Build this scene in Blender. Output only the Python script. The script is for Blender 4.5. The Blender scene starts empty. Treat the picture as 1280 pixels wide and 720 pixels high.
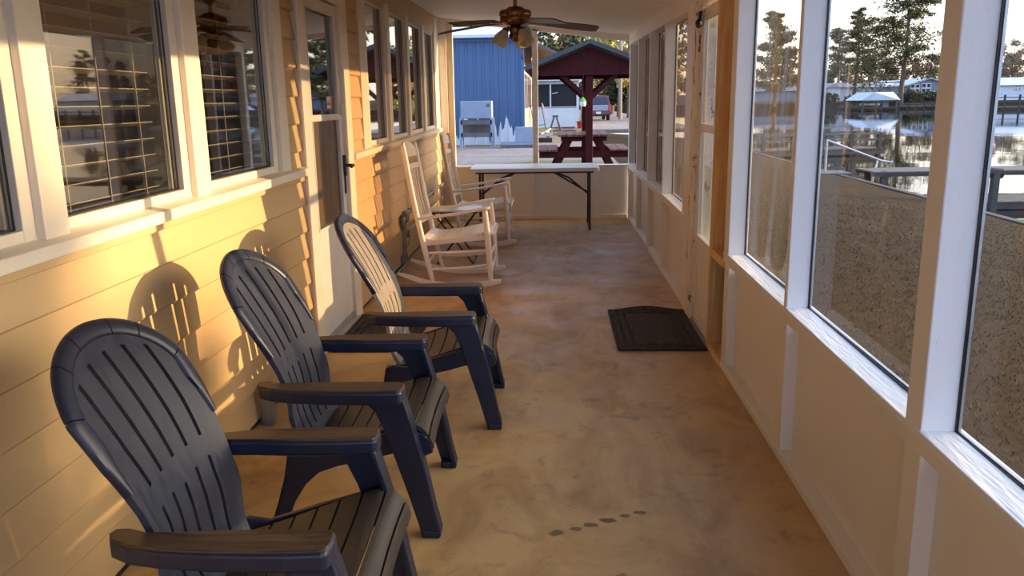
import bpy, bmesh, math, random
from mathutils import Vector, Matrix, noise
random.seed(7)
SC = bpy.context.scene
COL = SC.collection
PI = math.pi

# ------------------------------------------------------------------ materials
def newmat(name):
    m = bpy.data.materials.new(name); m.use_nodes = True
    nt = m.node_tree; nt.nodes.clear()
    out = nt.nodes.new('ShaderNodeOutputMaterial')
    return m, nt, out
def N(nt, t, **kw):
    n = nt.nodes.new(t)
    for k, v in kw.items():
        if k.startswith('i_'):
            n.inputs[k[2:].replace('_', ' ')].default_value = v
        else:
            setattr(n, k, v)
    return n
def ramp(nt, fac, stops):
    r = nt.nodes.new('ShaderNodeValToRGB')
    while len(r.color_ramp.elements) < len(stops): r.color_ramp.elements.new(.5)
    for e, (p, c) in zip(r.color_ramp.elements, stops):
        e.position = p; e.color = (*c, 1) if len(c) == 3 else c
    nt.links.new(fac, r.inputs[0]); return r.outputs[0]
def pbr(name, col, rough=.5, col2=None, nscale=8, stretch=(1, 1, 1), bump=0, bscale=None, metal=0, spec=.5, col3=None, detail=4):
    m, nt, out = newmat(name)
    b = N(nt, 'ShaderNodeBsdfPrincipled'); nt.links.new(b.outputs[0], out.inputs[0])
    b.inputs['Roughness'].default_value = rough; b.inputs['Metallic'].default_value = metal
    b.inputs['Specular IOR Level'].default_value = spec
    tc = N(nt, 'ShaderNodeTexCoord'); mp = N(nt, 'ShaderNodeMapping')
    mp.inputs['Scale'].default_value = stretch
    nt.links.new(tc.outputs['Object'], mp.inputs[0])
    if col2:
        n = N(nt, 'ShaderNodeTexNoise'); n.inputs['Scale'].default_value = nscale; n.inputs['Detail'].default_value = detail
        nt.links.new(mp.outputs[0], n.inputs['Vector'])
        st = [(.3, col), (.7, col2)] if not col3 else [(.28, col), (.5, col2), (.72, col3)]
        nt.links.new(ramp(nt, n.outputs['Fac'], st), b.inputs['Base Color'])
    else:
        b.inputs['Base Color'].default_value = (*col, 1)
    if bump:
        n2 = N(nt, 'ShaderNodeTexNoise'); n2.inputs['Scale'].default_value = bscale or nscale; n2.inputs['Detail'].default_value = 5
        nt.links.new(mp.outputs[0], n2.inputs['Vector'])
        bp = N(nt, 'ShaderNodeBump'); bp.inputs['Strength'].default_value = bump; bp.inputs['Distance'].default_value = .01
        nt.links.new(n2.outputs['Fac'], bp.inputs['Height']); nt.links.new(bp.outputs[0], b.inputs['Normal'])
    return m
def glassmat(name, boost=1.0, tint=(1, 1, 1), wav=0.0, wscale=(1, 1, 1), haze=0.0, hazecol=(.6, .5, .4)):
    m, nt, out = newmat(name)
    tr = N(nt, 'ShaderNodeBsdfTransparent'); tr.inputs[0].default_value = (*tint, 1)
    gl = N(nt, 'ShaderNodeBsdfGlossy'); gl.inputs['Roughness'].default_value = .02 if not haze else .12
    lw = N(nt, 'ShaderNodeLayerWeight'); lw.inputs[0].default_value = .5
    pw = N(nt, 'ShaderNodeMath', operation='POWER'); pw.inputs[1].default_value = 5; nt.links.new(lw.outputs['Facing'], pw.inputs[0])
    mu = N(nt, 'ShaderNodeMath', operation='MULTIPLY_ADD'); mu.use_clamp = True; mu.inputs[1].default_value = .92; mu.inputs[2].default_value = .045 * boost
    nt.links.new(pw.outputs[0], mu.inputs[0]); mu.inputs[1].default_value = .92 if boost > 1 else .6
    mx = N(nt, 'ShaderNodeMixShader'); nt.links.new(mu.outputs[0], mx.inputs[0])
    nt.links.new(tr.outputs[0], mx.inputs[1]); nt.links.new(gl.outputs[0], mx.inputs[2])
    last = mx
    tc = N(nt, 'ShaderNodeTexCoord'); mp = N(nt, 'ShaderNodeMapping'); mp.inputs['Scale'].default_value = wscale
    nt.links.new(tc.outputs['Object'], mp.inputs[0])
    if wav:
        n = N(nt, 'ShaderNodeTexNoise'); n.inputs['Scale'].default_value = 1; n.inputs['Detail'].default_value = 2
        nt.links.new(mp.outputs[0], n.inputs['Vector'])
        bp = N(nt, 'ShaderNodeBump'); bp.inputs['Strength'].default_value = wav; bp.inputs['Distance'].default_value = .02
        nt.links.new(n.outputs['Fac'], bp.inputs['Height']); nt.links.new(bp.outputs[0], gl.inputs['Normal'])
    if haze:
        df = N(nt, 'ShaderNodeBsdfDiffuse'); df.inputs[0].default_value = (*hazecol, 1)
        tl = N(nt, 'ShaderNodeBsdfTranslucent'); tl.inputs[0].default_value = (*hazecol, 1)
        ad = N(nt, 'ShaderNodeMixShader'); ad.inputs[0].default_value = .6
        nt.links.new(df.outputs[0], ad.inputs[1]); nt.links.new(tl.outputs[0], ad.inputs[2])
        n = N(nt, 'ShaderNodeTexNoise'); n.inputs['Scale'].default_value = 1; n.inputs['Detail'].default_value = 3
        nt.links.new(mp.outputs[0], n.inputs['Vector'])
        r = ramp(nt, n.outputs['Fac'], [(.35, (haze * .4,) * 3), (.7, (haze * 1.5,) * 3)])
        m2 = N(nt, 'ShaderNodeMixShader'); nt.links.new(r, m2.inputs[0])
        nt.links.new(mx.outputs[0], m2.inputs[1]); nt.links.new(ad.outputs[0], m2.inputs[2]); last = m2
    nt.links.new(last.outputs[0], out.inputs[0])
    return m

M = {}
M['white'] = pbr('white paint', (.80, .77, .72), .42, (.74, .71, .66), 6, bump=.10, bscale=40)
M['white_sill'] = pbr('brushed white sill paint', (.82, .82, .82), .38, (.76, .77, .78), 5, stretch=(9, 1.2, 3), bump=.5, bscale=7)
M['panel'] = pbr('knee wall paint', (.80, .76, .69), .5, (.75, .71, .63), 2.5, bump=.05, bscale=30)
M['ceiling'] = pbr('ceiling vinyl', (.80, .77, .72), .6, (.76, .73, .68), 3)
M['trimtan'] = pbr('tan trim', (.72, .60, .44), .5, (.66, .54, .39), 5)
M['wtrim'] = pbr('off white trim', (.80, .73, .62), .45, (.75, .67, .56), 4, bump=.06, bscale=30)
M['yellow'] = pbr('raw pine lumber', (.80, .58, .24), .6, (.66, .40, .13), 2.2, stretch=(14, 14, .8), bump=.1, col3=(.86, .68, .36))
M['orange_wood'] = pbr('reddish lumber', (.62, .28, .09), .6, (.45, .16, .05), 3, stretch=(16, 16, .8))
M['dark_wood'] = pbr('dark stained board', (.11, .055, .025), .6, (.05, .025, .012), 3, stretch=(18, 18, .8))
M['brass'] = pbr('antique bronze', (.16, .075, .03), .32, (.26, .13, .05), 20, metal=.85)
M['fanblade'] = pbr('walnut blade', (.055, .03, .018), .4, (.09, .05, .03), 3, stretch=(2, 20, 5))
M['black'] = pbr('black steel', (.012, .012, .014), .4)
M['plastic_white'] = pbr('white plastic top', (.80, .80, .80), .35, (.74, .75, .76), 5, bump=.04, bscale=60)
M['rocker'] = pbr('white rocker paint', (.84, .80, .74), .38, (.78, .74, .68), 7, bump=.05, bscale=25)
M['grey_metal'] = pbr('galvanised conduit', (.30, .29, .28), .4, (.22, .21, .2), 12, metal=.5)
M['alu'] = pbr('aluminium', (.55, .54, .52), .35, (.42, .41, .4), 20, metal=.6)
M['maroon'] = pbr('maroon stain', (.060, .009, .008), .6, (.036, .006, .005), 3, stretch=(6, 1, 1), bump=.1, spec=.1)
M['maroon_worn'] = pbr('worn maroon top', (.17, .045, .038), .5, (.09, .02, .017), 5, stretch=(5, 1, 1), col3=(.28, .15, .125), spec=.15)
M['shingle'] = pbr('charcoal shingle', (.035, .037, .045), .8, (.07, .072, .08), 30, bump=.3)
M['green'] = pbr('green plastic', (.12, .5, .04), .35)
M['red'] = pbr('red plastic', (.55, .04, .02), .4)
M['soil'] = pbr('bank mud', (.05, .035, .022), .9, (.09, .06, .035), 3, bump=.4)
M['dock'] = pbr('weathered dock', (.13, .125, .12), .8, (.07, .066, .062), 4, stretch=(1, 8, 8), bump=.2)
M['dockdark'] = pbr('dark dock timber', (.04, .034, .028), .8, (.07, .06, .05), 4)
M['roofblue'] = pbr('pale metal roof', (.60, .64, .70), .5, (.52, .56, .63), .6)
M['roofgrey'] = pbr('grey shingle roof', (.16, .165, .18), .8, (.22, .225, .24), 2)
M['housewhite'] = pbr('white house siding', (.70, .70, .70), .7, (.62, .62, .63), 2)
M['housegrey'] = pbr('grey blue house siding', (.20, .235, .30), .7, (.24, .27, .33), 2)
M['housetan'] = pbr('tan house siding', (.44, .34, .25), .7, (.5, .4, .3), 2)
M['winDark'] = pbr('dark glazing', (.02, .023, .028), .12)
M['bark'] = pbr('pine bark', (.11, .075, .05), .9, (.20, .14, .09), 3, stretch=(4, 4, .8), bump=.6)
M['needle'] = pbr('pine needles', (.035, .042, .012), .7, (.085, .080, .022), .8, col3=(.15, .125, .035))
M['needle2'] = pbr('tawny pine needles', (.07, .075, .02), .7, (.13, .11, .035), .9, col3=(.2, .15, .05))
M['leaf'] = pbr('yellow green leaves', (.26, .23, .045), .7, (.42, .35, .07), .7, col3=(.55, .43, .10))
M['leafdark'] = pbr('dark green leaves', (.025, .035, .012), .7, (.06, .065, .02), .7, col3=(.10, .10, .03))
M['brush'] = pbr('bare winter twigs', (.20, .13, .075), .9, (.30, .2, .12), .4, col3=(.38, .27, .17))
M['carbody'] = pbr('dark red car paint', (.13, .022, .03), .25, (.15, .03, .035), 3, spec=.7)
M['cargrey'] = pbr('silver tailgate', (.34, .34, .37), .35)
M['lamp_red'] = pbr('tail lamp', (.6, .05, .03), .2)
M['rubber'] = pbr('rubber', (.015, .015, .015), .8)
M['plate'] = pbr('number plate', (.75, .75, .72), .4)
M['screen'] = pbr('black insect screen', (.008, .008, .01), .7)
M['cab'] = pbr('weathered grey paint', (.26, .31, .38), .6, (.21, .25, .32), 3)
M['cabdark'] = pbr('dull brown board', (.16, .13, .12), .8, (.1, .085, .08), 4)
M['glass'] = glassmat('window glass', .2, (.97, .97, .95))
M['doorglass'] = glassmat('dusty door glass', .9, (.42, .43, .40), haze=.05, wscale=(8, 8, 8), hazecol=(.4, .38, .33))
M['houseglass'] = glassmat('house window glass', 8.5, (.82, .82, .76), wav=.02, wscale=(2, 2, 2))
M['film'] = glassmat('clear vinyl film', .6, (.92, .88, .80), wav=.12, wscale=(1, 7, .35), haze=.035, hazecol=(.75, .62, .45))
M['filmhazy'] = glassmat('hazy brown film', .6, (.10, .085, .07), wav=.5, wscale=(1, 9, .5), haze=.05, hazecol=(.20, .15, .10))
M['filmbrown'] = glassmat('brown clear film', .6, (.60, .48, .36), wav=.4, wscale=(1, 9, .5), haze=.06, hazecol=(.34, .23, .14))
M['shade_glass'] = pbr('frosted glass shade', (.62, .56, .42), .35, (.5, .44, .32), 9)
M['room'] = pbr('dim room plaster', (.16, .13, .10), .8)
M['blind'] = pbr('cream blind slat', (.72, .66, .52), .45)
M['cord'] = pbr('blind cord', (.7, .62, .45), .7)

def mat_siding():
    return pbr('tan lap siding', (.58, .405, .21), .55, (.525, .36, .18), 1.6, stretch=(1, .5, 3), bump=.04, bscale=25)
M['siding'] = mat_siding()

def mat_floor():
    m, nt, out = newmat('stained concrete floor')
    b = N(nt, 'ShaderNodeBsdfPrincipled'); nt.links.new(b.outputs[0], out.inputs[0])
    tc = N(nt, 'ShaderNodeTexCoord')
    def noi(sc, det=6, dist=0.0, st=(1, 1, 1)):
        mp = N(nt, 'ShaderNodeMapping'); mp.inputs['Scale'].default_value = st; nt.links.new(tc.outputs['Object'], mp.inputs[0])
        n = N(nt, 'ShaderNodeTexNoise'); n.inputs['Scale'].default_value = sc; n.inputs['Detail'].default_value = det
        n.inputs['Distortion'].default_value = dist; n.inputs['Roughness'].default_value = .62
        nt.links.new(mp.outputs[0], n.inputs['Vector']); return n.outputs['Fac']
    base = ramp(nt, noi(1.1, 7, .6), [(.28, (.46, .33, .19)), (.50, (.56, .37, .155)), (.70, (.46, .26, .08))])
    rust = ramp(nt, noi(2.6, 8, 1.2, (1, .55, 1)), [(.44, (0, 0, 0)), (.70, (1, 1, 1))])
    mx = N(nt, 'ShaderNodeMix', data_type='RGBA'); nt.links.new(base, mx.inputs['A']); mx.inputs['B'].default_value = (.28, .15, .055, 1)
    mm = N(nt, 'ShaderNodeMath', operation='MULTIPLY'); mm.inputs[1].default_value = .75; nt.links.new(rust, mm.inputs[0])
    nt.links.new(mm.outputs[0], mx.inputs['Factor'])
    dark = ramp(nt, noi(7, 8, .8), [(.56, (0, 0, 0)), (.72, (1, 1, 1))])
    mx2 = N(nt, 'ShaderNodeMix', data_type='RGBA'); nt.links.new(mx.outputs['Result'], mx2.inputs['A']); mx2.inputs['B'].default_value = (.11, .07, .035, 1)
    mm2 = N(nt, 'ShaderNodeMath', operation='MULTIPLY'); mm2.inputs[1].default_value = .5; nt.links.new(dark, mm2.inputs[0]); nt.links.new(mm2.outputs[0], mx2.inputs['Factor'])
    cur = mx2.outputs['Result']
    # damp spots and dribble marks on the slab
    nz = noi(20, 5)
    geo = N(nt, 'ShaderNodeNewGeometry')
    for (x, y, rx, ry, a) in SPOTS:
        v = N(nt, 'ShaderNodeVectorMath', operation='SUBTRACT'); nt.links.new(geo.outputs['Position'], v.inputs[0]); v.inputs[1].default_value = (x, y, 0)
        s = N(nt, 'ShaderNodeVectorMath', operation='MULTIPLY'); nt.links.new(v.outputs[0], s.inputs[0]); s.inputs[1].default_value = (1 / rx, 1 / ry, 0)
        l = N(nt, 'ShaderNodeVectorMath', operation='LENGTH'); nt.links.new(s.outputs[0], l.inputs[0])
        ad = N(nt, 'ShaderNodeMath', operation='ADD'); nt.links.new(l.outputs['Value'], ad.inputs[0])
        sb = N(nt, 'ShaderNodeMath', operation='MULTIPLY_ADD'); nt.links.new(nz, sb.inputs[0]); sb.inputs[1].default_value = 2.4; sb.inputs[2].default_value = -1.2
        nt.links.new(sb.outputs[0], ad.inputs[1])
        k = ramp(nt, ad.outputs[0], [(.75, (a, a, a)), (1.0, (0, 0, 0))])
        q = N(nt, 'ShaderNodeMix', data_type='RGBA'); nt.links.new(k, q.inputs['Factor']); nt.links.new(cur, q.inputs['A'])
        q.inputs['B'].default_value = (.10, .065, .04, 1) if rx < .1 else (.22, .19, .16, 1)
        cur = q.outputs['Result']
    nt.links.new(cur, b.inputs['Base Color'])
    rr = ramp(nt, noi(3, 5), [(.3, (.42,) * 3), (.7, (.68,) * 3)]); nt.links.new(rr, b.inputs['Roughness'])
    bp = N(nt, 'ShaderNodeBump'); bp.inputs['Strength'].default_value = .22; bp.inputs['Distance'].default_value = .006
    nt.links.new(noi(30, 8), bp.inputs['Height']); nt.links.new(bp.outputs[0], b.inputs['Normal'])
    return m
SPOTS = [(.005, 2.66, .030, .022, .8), (.075, 2.69, .028, .016, .8), (.13, 2.72, .032, .016, .8), (.19, 2.75, .034, .018, .9), (.255, 2.79, .024, .014, .8), (.31, 2.815, .028, .014, .8), (.07, 2.31, .11, .035, .7), (.20, 2.36, .07, .045, .7)]
M['floor'] = mat_floor()

def mat_plastic(name, c1, c2, rough, axis=(3, 60, 60)):
    # moulded wood-grain plastic
    m, nt, out = newmat(name)
    b = N(nt, 'ShaderNodeBsdfPrincipled'); nt.links.new(b.outputs[0], out.inputs[0])
    tc = N(nt, 'ShaderNodeTexCoord'); mp = N(nt, 'ShaderNodeMapping'); mp.inputs['Scale'].default_value = axis
    nt.links.new(tc.outputs['Object'], mp.inputs[0])
    n = N(nt, 'ShaderNodeTexNoise'); n.inputs['Scale'].default_value = 1.3; n.inputs['Detail'].default_value = 5; n.inputs['Distortion'].default_value = 1.2
    nt.links.new(mp.outputs[0], n.inputs['Vector'])
    nt.links.new(ramp(nt, n.outputs['Fac'], [(.35, c1), (.66, c2)]), b.inputs['Base Color'])
    nt.links.new(ramp(nt, n.outputs['Fac'], [(.35, (rough,) * 3), (.66, (rough + .12,) * 3)]), b.inputs['Roughness'])
    bp = N(nt, 'ShaderNodeBump'); bp.inputs['Strength'].default_value = .25; bp.inputs['Distance'].default_value = .003
    nt.links.new(n.outputs['Fac'], bp.inputs['Height']); nt.links.new(bp.outputs[0], b.inputs['Normal'])
    return m
M['navy'] = pbr('navy moulded plastic', (.008, .012, .032), .40, (.011, .016, .040), 9, bump=.05, bscale=80)
M['navy_back'] = mat_plastic('navy wood grain plastic', (.015, .021, .042), (.028, .034, .056), .36, (25, 25, 3))
M['brown_top'] = mat_plastic('espresso wood grain plastic', (.018, .012, .009), (.085, .052, .032), .42, (3, 38, 38))
M['brown_seat'] = mat_plastic('dark wood grain seat plastic', (.026, .022, .021), (.055, .042, .034), .42, (45, 4, 45))

def mat_mat():
    m, nt, out = newmat('ribbed rubber carpet')
    b = N(nt, 'ShaderNodeBsdfPrincipled', i_Roughness=.95); nt.links.new(b.outputs[0], out.inputs[0])
    tc = N(nt, 'ShaderNodeTexCoord')
    w = N(nt, 'ShaderNodeTexVoronoi'); w.inputs['Scale'].default_value = 70; nt.links.new(tc.outputs['Object'], w.inputs['Vector'])
    nt.links.new(ramp(nt, w.outputs['Distance'], [(.1, (.085, .068, .052)), (.7, (.018, .015, .012))]), b.inputs['Base Color'])
    bp = N(nt, 'ShaderNodeBump'); bp.inputs['Strength'].default_value = 1; bp.inputs['Distance'].default_value = .008; bp.invert = True
    nt.links.new(w.outputs['Distance'], bp.inputs['Height']); nt.links.new(bp.outputs[0], b.inputs['Normal'])
    return m
M['mat'] = mat_mat()

def mat_lawn():
    m, nt, out = newmat('winter lawn')
    b = N(nt, 'ShaderNodeBsdfPrincipled', i_Roughness=.95); nt.links.new(b.outputs[0], out.inputs[0])
    b.inputs['Specular IOR Level'].default_value = .1
    tc = N(nt, 'ShaderNodeTexCoord')
    def noi(s, d=6):
        n = N(nt, 'ShaderNodeTexNoise'); n.inputs['Scale'].default_value = s; n.inputs['Detail'].default_value = d; n.inputs['Roughness'].default_value = .7
        nt.links.new(tc.outputs['Object'], n.inputs['Vector']); return n.outputs['Fac']
    a = ramp(nt, noi(.7), [(.35, (.034, .019, .008)), (.55, (.050, .028, .010)), (.7, (.030, .030, .008))])
    c = ramp(nt, noi(22), [(.35, (.016, .011, .006)), (.65, (.046, .032, .015))])
    mx = N(nt, 'ShaderNodeMix', data_type='RGBA'); mx.inputs['Factor'].default_value = .5
    nt.links.new(a, mx.inputs['A']); nt.links.new(c, mx.inputs['B']); nt.links.new(mx.outputs['Result'], b.inputs['Base Color'])
    bp = N(nt, 'ShaderNodeBump'); bp.inputs['Strength'].default_value = .7; bp.inputs['Distance'].default_value = .025
    nt.links.new(noi(16, 8), bp.inputs['Height']); nt.links.new(bp.outputs[0], b.inputs['Normal'])
    return m
M['lawn'] = mat_lawn()
M['blade'] = pbr('dry grass blade', (.038, .024, .008), .9, (.062, .040, .013), 1.1, col3=(.040, .050, .010))
M['grassgreen'] = pbr('green verge', (.06, .09, .02), .9, (.12, .14, .035), 2, bump=.6, col3=(.16, .14, .06))

def mat_gravel():
    m, nt, out = newmat('gravel drive')
    b = N(nt, 'ShaderNodeBsdfPrincipled', i_Roughness=.95); nt.links.new(b.outputs[0], out.inputs[0])
    tc = N(nt, 'ShaderNodeTexCoord')
    def noi(s, d=6, st=(1, 1, 1)):
        mp = N(nt, 'ShaderNodeMapping'); mp.inputs['Scale'].default_value = st; nt.links.new(tc.outputs['Object'], mp.inputs[0])
        n = N(nt, 'ShaderNodeTexNoise'); n.inputs['Scale'].default_value = s; n.inputs['Detail'].default_value = d; n.inputs['Roughness'].default_value = .7
        nt.links.new(mp.outputs[0], n.inputs['Vector']); return n.outputs['Fac']
    a = ramp(nt, noi(.8, 8, (.5, 1.6, 1)), [(.35, (.11, .10, .093)), (.5, (.22, .20, .183)), (.68, (.33, .30, .27))])
    c = ramp(nt, noi(9, 8), [(.35, (.08, .072, .065)), (.62, (.33, .30, .27))])
    mx = N(nt, 'ShaderNodeMix', data_type='RGBA'); mx.inputs['Factor'].default_value = .45
    nt.links.new(a, mx.inputs['A']); nt.links.new(c, mx.inputs['B'])
    g = ramp(nt, noi(.16, 3), [(.62, (0, 0, 0)), (.68, (1, 1, 1))])
    m2 = N(nt, 'ShaderNodeMix', data_type='RGBA'); nt.links.new(g, m2.inputs['Factor']); nt.links.new(mx.outputs['Result'], m2.inputs['A']); m2.inputs['B'].default_value = (.10, .10, .035, 1)
    nt.links.new(m2.outputs['Result'], b.inputs['Base Color'])
    bp = N(nt, 'ShaderNodeBump'); bp.inputs['Strength'].default_value = .8; bp.inputs['Distance'].default_value = .04
    nt.links.new(noi(12, 8), bp.inputs['Height']); nt.links.new(bp.outputs[0], b.inputs['Normal'])
    return m
M['gravel'] = mat_gravel()

def mat_water():
    m, nt, out = newmat('lake water')
    b = N(nt, 'ShaderNodeBsdfPrincipled', i_Roughness=.03); nt.links.new(b.outputs[0], out.inputs[0])
    b.inputs['Base Color'].default_value = (.012, .014, .012, 1); b.inputs['IOR'].default_value = 1.6; b.inputs['Specular IOR Level'].default_value = .9
    tc = N(nt, 'ShaderNodeTexCoord'); mp = N(nt, 'ShaderNodeMapping'); mp.inputs['Scale'].default_value = (.5, .35, 1); nt.links.new(tc.outputs['Object'], mp.inputs[0])
    n = N(nt, 'ShaderNodeTexNoise'); n.inputs['Scale'].default_value = 1; n.inputs['Detail'].default_value = 3; nt.links.new(mp.outputs[0], n.inputs['Vector'])
    bp = N(nt, 'ShaderNodeBump'); bp.inputs['Strength'].default_value = .06; bp.inputs['Distance'].default_value = .1
    nt.links.new(n.outputs['Fac'], bp.inputs['Height']); nt.links.new(bp.outputs[0], b.inputs['Normal'])
    return m
M['water'] = mat_water()

def mat_bluewall():
    m, nt, out = newmat('blue metal wall with peeling white foot')
    b = N(nt, 'ShaderNodeBsdfPrincipled', i_Roughness=.5); nt.links.new(b.outputs[0], out.inputs[0])
    tc = N(nt, 'ShaderNodeTexCoord'); mp = N(nt, 'ShaderNodeMapping'); mp.inputs['Scale'].default_value = (3.2, 1, .25); nt.links.new(tc.outputs['Object'], mp.inputs[0])
    n = N(nt, 'ShaderNodeTexNoise'); n.inputs['Scale'].default_value = 1.4; n.inputs['Detail'].default_value = 5; nt.links.new(mp.outputs[0], n.inputs['Vector'])
    sp = N(nt, 'ShaderNodeSeparateXYZ'); nt.links.new(tc.outputs['Object'], sp.inputs[0])
    ma = N(nt, 'ShaderNodeMath', operation='MULTIPLY_ADD'); nt.links.new(n.outputs['Fac'], ma.inputs[0]); ma.inputs[1].default_value = 3.2; ma.inputs[2].default_value = -1.05
    lt = N(nt, 'ShaderNodeMath', operation='LESS_THAN'); nt.links.new(sp.outputs['Z'], lt.inputs[0]); nt.links.new(ma.outputs[0], lt.inputs[1])
    mx = N(nt, 'ShaderNodeMix', data_type='RGBA'); nt.links.new(lt.outputs[0], mx.inputs['Factor'])
    mx.inputs['A'].default_value = (.056, .112, .22, 1); mx.inputs['B'].default_value = (.62, .66, .72, 1)
    nt.links.new(mx.outputs['Result'], b.inputs['Base Color'])
    return m
M['bluewall'] = mat_bluewall()

def mat_peel(name, base, chip, scale, lo, stretch=(1, 1, .4)):
    m, nt, out = newmat(name)
    b = N(nt, 'ShaderNodeBsdfPrincipled', i_Roughness=.6); nt.links.new(b.outputs[0], out.inputs[0])
    tc = N(nt, 'ShaderNodeTexCoord'); mp = N(nt, 'ShaderNodeMapping'); mp.inputs['Scale'].default_value = stretch; nt.links.new(tc.outputs['Object'], mp.inputs[0])
    n = N(nt, 'ShaderNodeTexNoise'); n.inputs['Scale'].default_value = scale; n.inputs['Detail'].default_value = 5; n.inputs['Roughness'].default_value = .7
    nt.links.new(mp.outputs[0], n.inputs['Vector'])
    nt.links.new(ramp(nt, n.outputs['Fac'], [(lo, base), (lo + .03, chip)]), b.inputs['Base Color'])
    bp = N(nt, 'ShaderNodeBump'); bp.inputs['Strength'].default_value = .4; bp.inputs['Distance'].default_value = .004; bp.invert = True
    nt.links.new(n.outputs['Fac'], bp.inputs['Height']); nt.links.new(bp.outputs[0], b.inputs['Normal'])
    return m
M['peel'] = mat_peel('peeling white paint', (.78, .69, .52), (.16, .08, .03), 13, .565)
M['postpaint'] = mat_peel('flaked white post paint', (.80, .79, .78), (.12, .09, .07), 26, .72, (1, 1, .5))

def mat_bronze_panel():
    m, nt, out = newmat('bronze vinyl panel')
    b = N(nt, 'ShaderNodeBsdfPrincipled', i_Roughness=.35); nt.links.new(b.outputs[0], out.inputs[0])
    b.inputs['Base Color'].default_value = (.13, .085, .04, 1)
    tc = N(nt, 'ShaderNodeTexCoord'); mp = N(nt, 'ShaderNodeMapping'); mp.inputs['Scale'].default_value = (1, 6, 1.0); nt.links.new(tc.outputs['Object'], mp.inputs[0])
    n = N(nt, 'ShaderNodeTexNoise'); n.inputs['Scale'].default_value = 1; n.inputs['Detail'].default_value = 1; nt.links.new(mp.outputs[0], n.inputs['Vector'])
    bp = N(nt, 'ShaderNodeBump'); bp.inputs['Strength'].default_value = .5; bp.inputs['Distance'].default_value = .05
    nt.links.new(n.outputs['Fac'], bp.inputs['Height']); nt.links.new(bp.outputs[0], b.inputs['Normal'])
    return m
M['bronzepanel'] = mat_bronze_panel()

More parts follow.
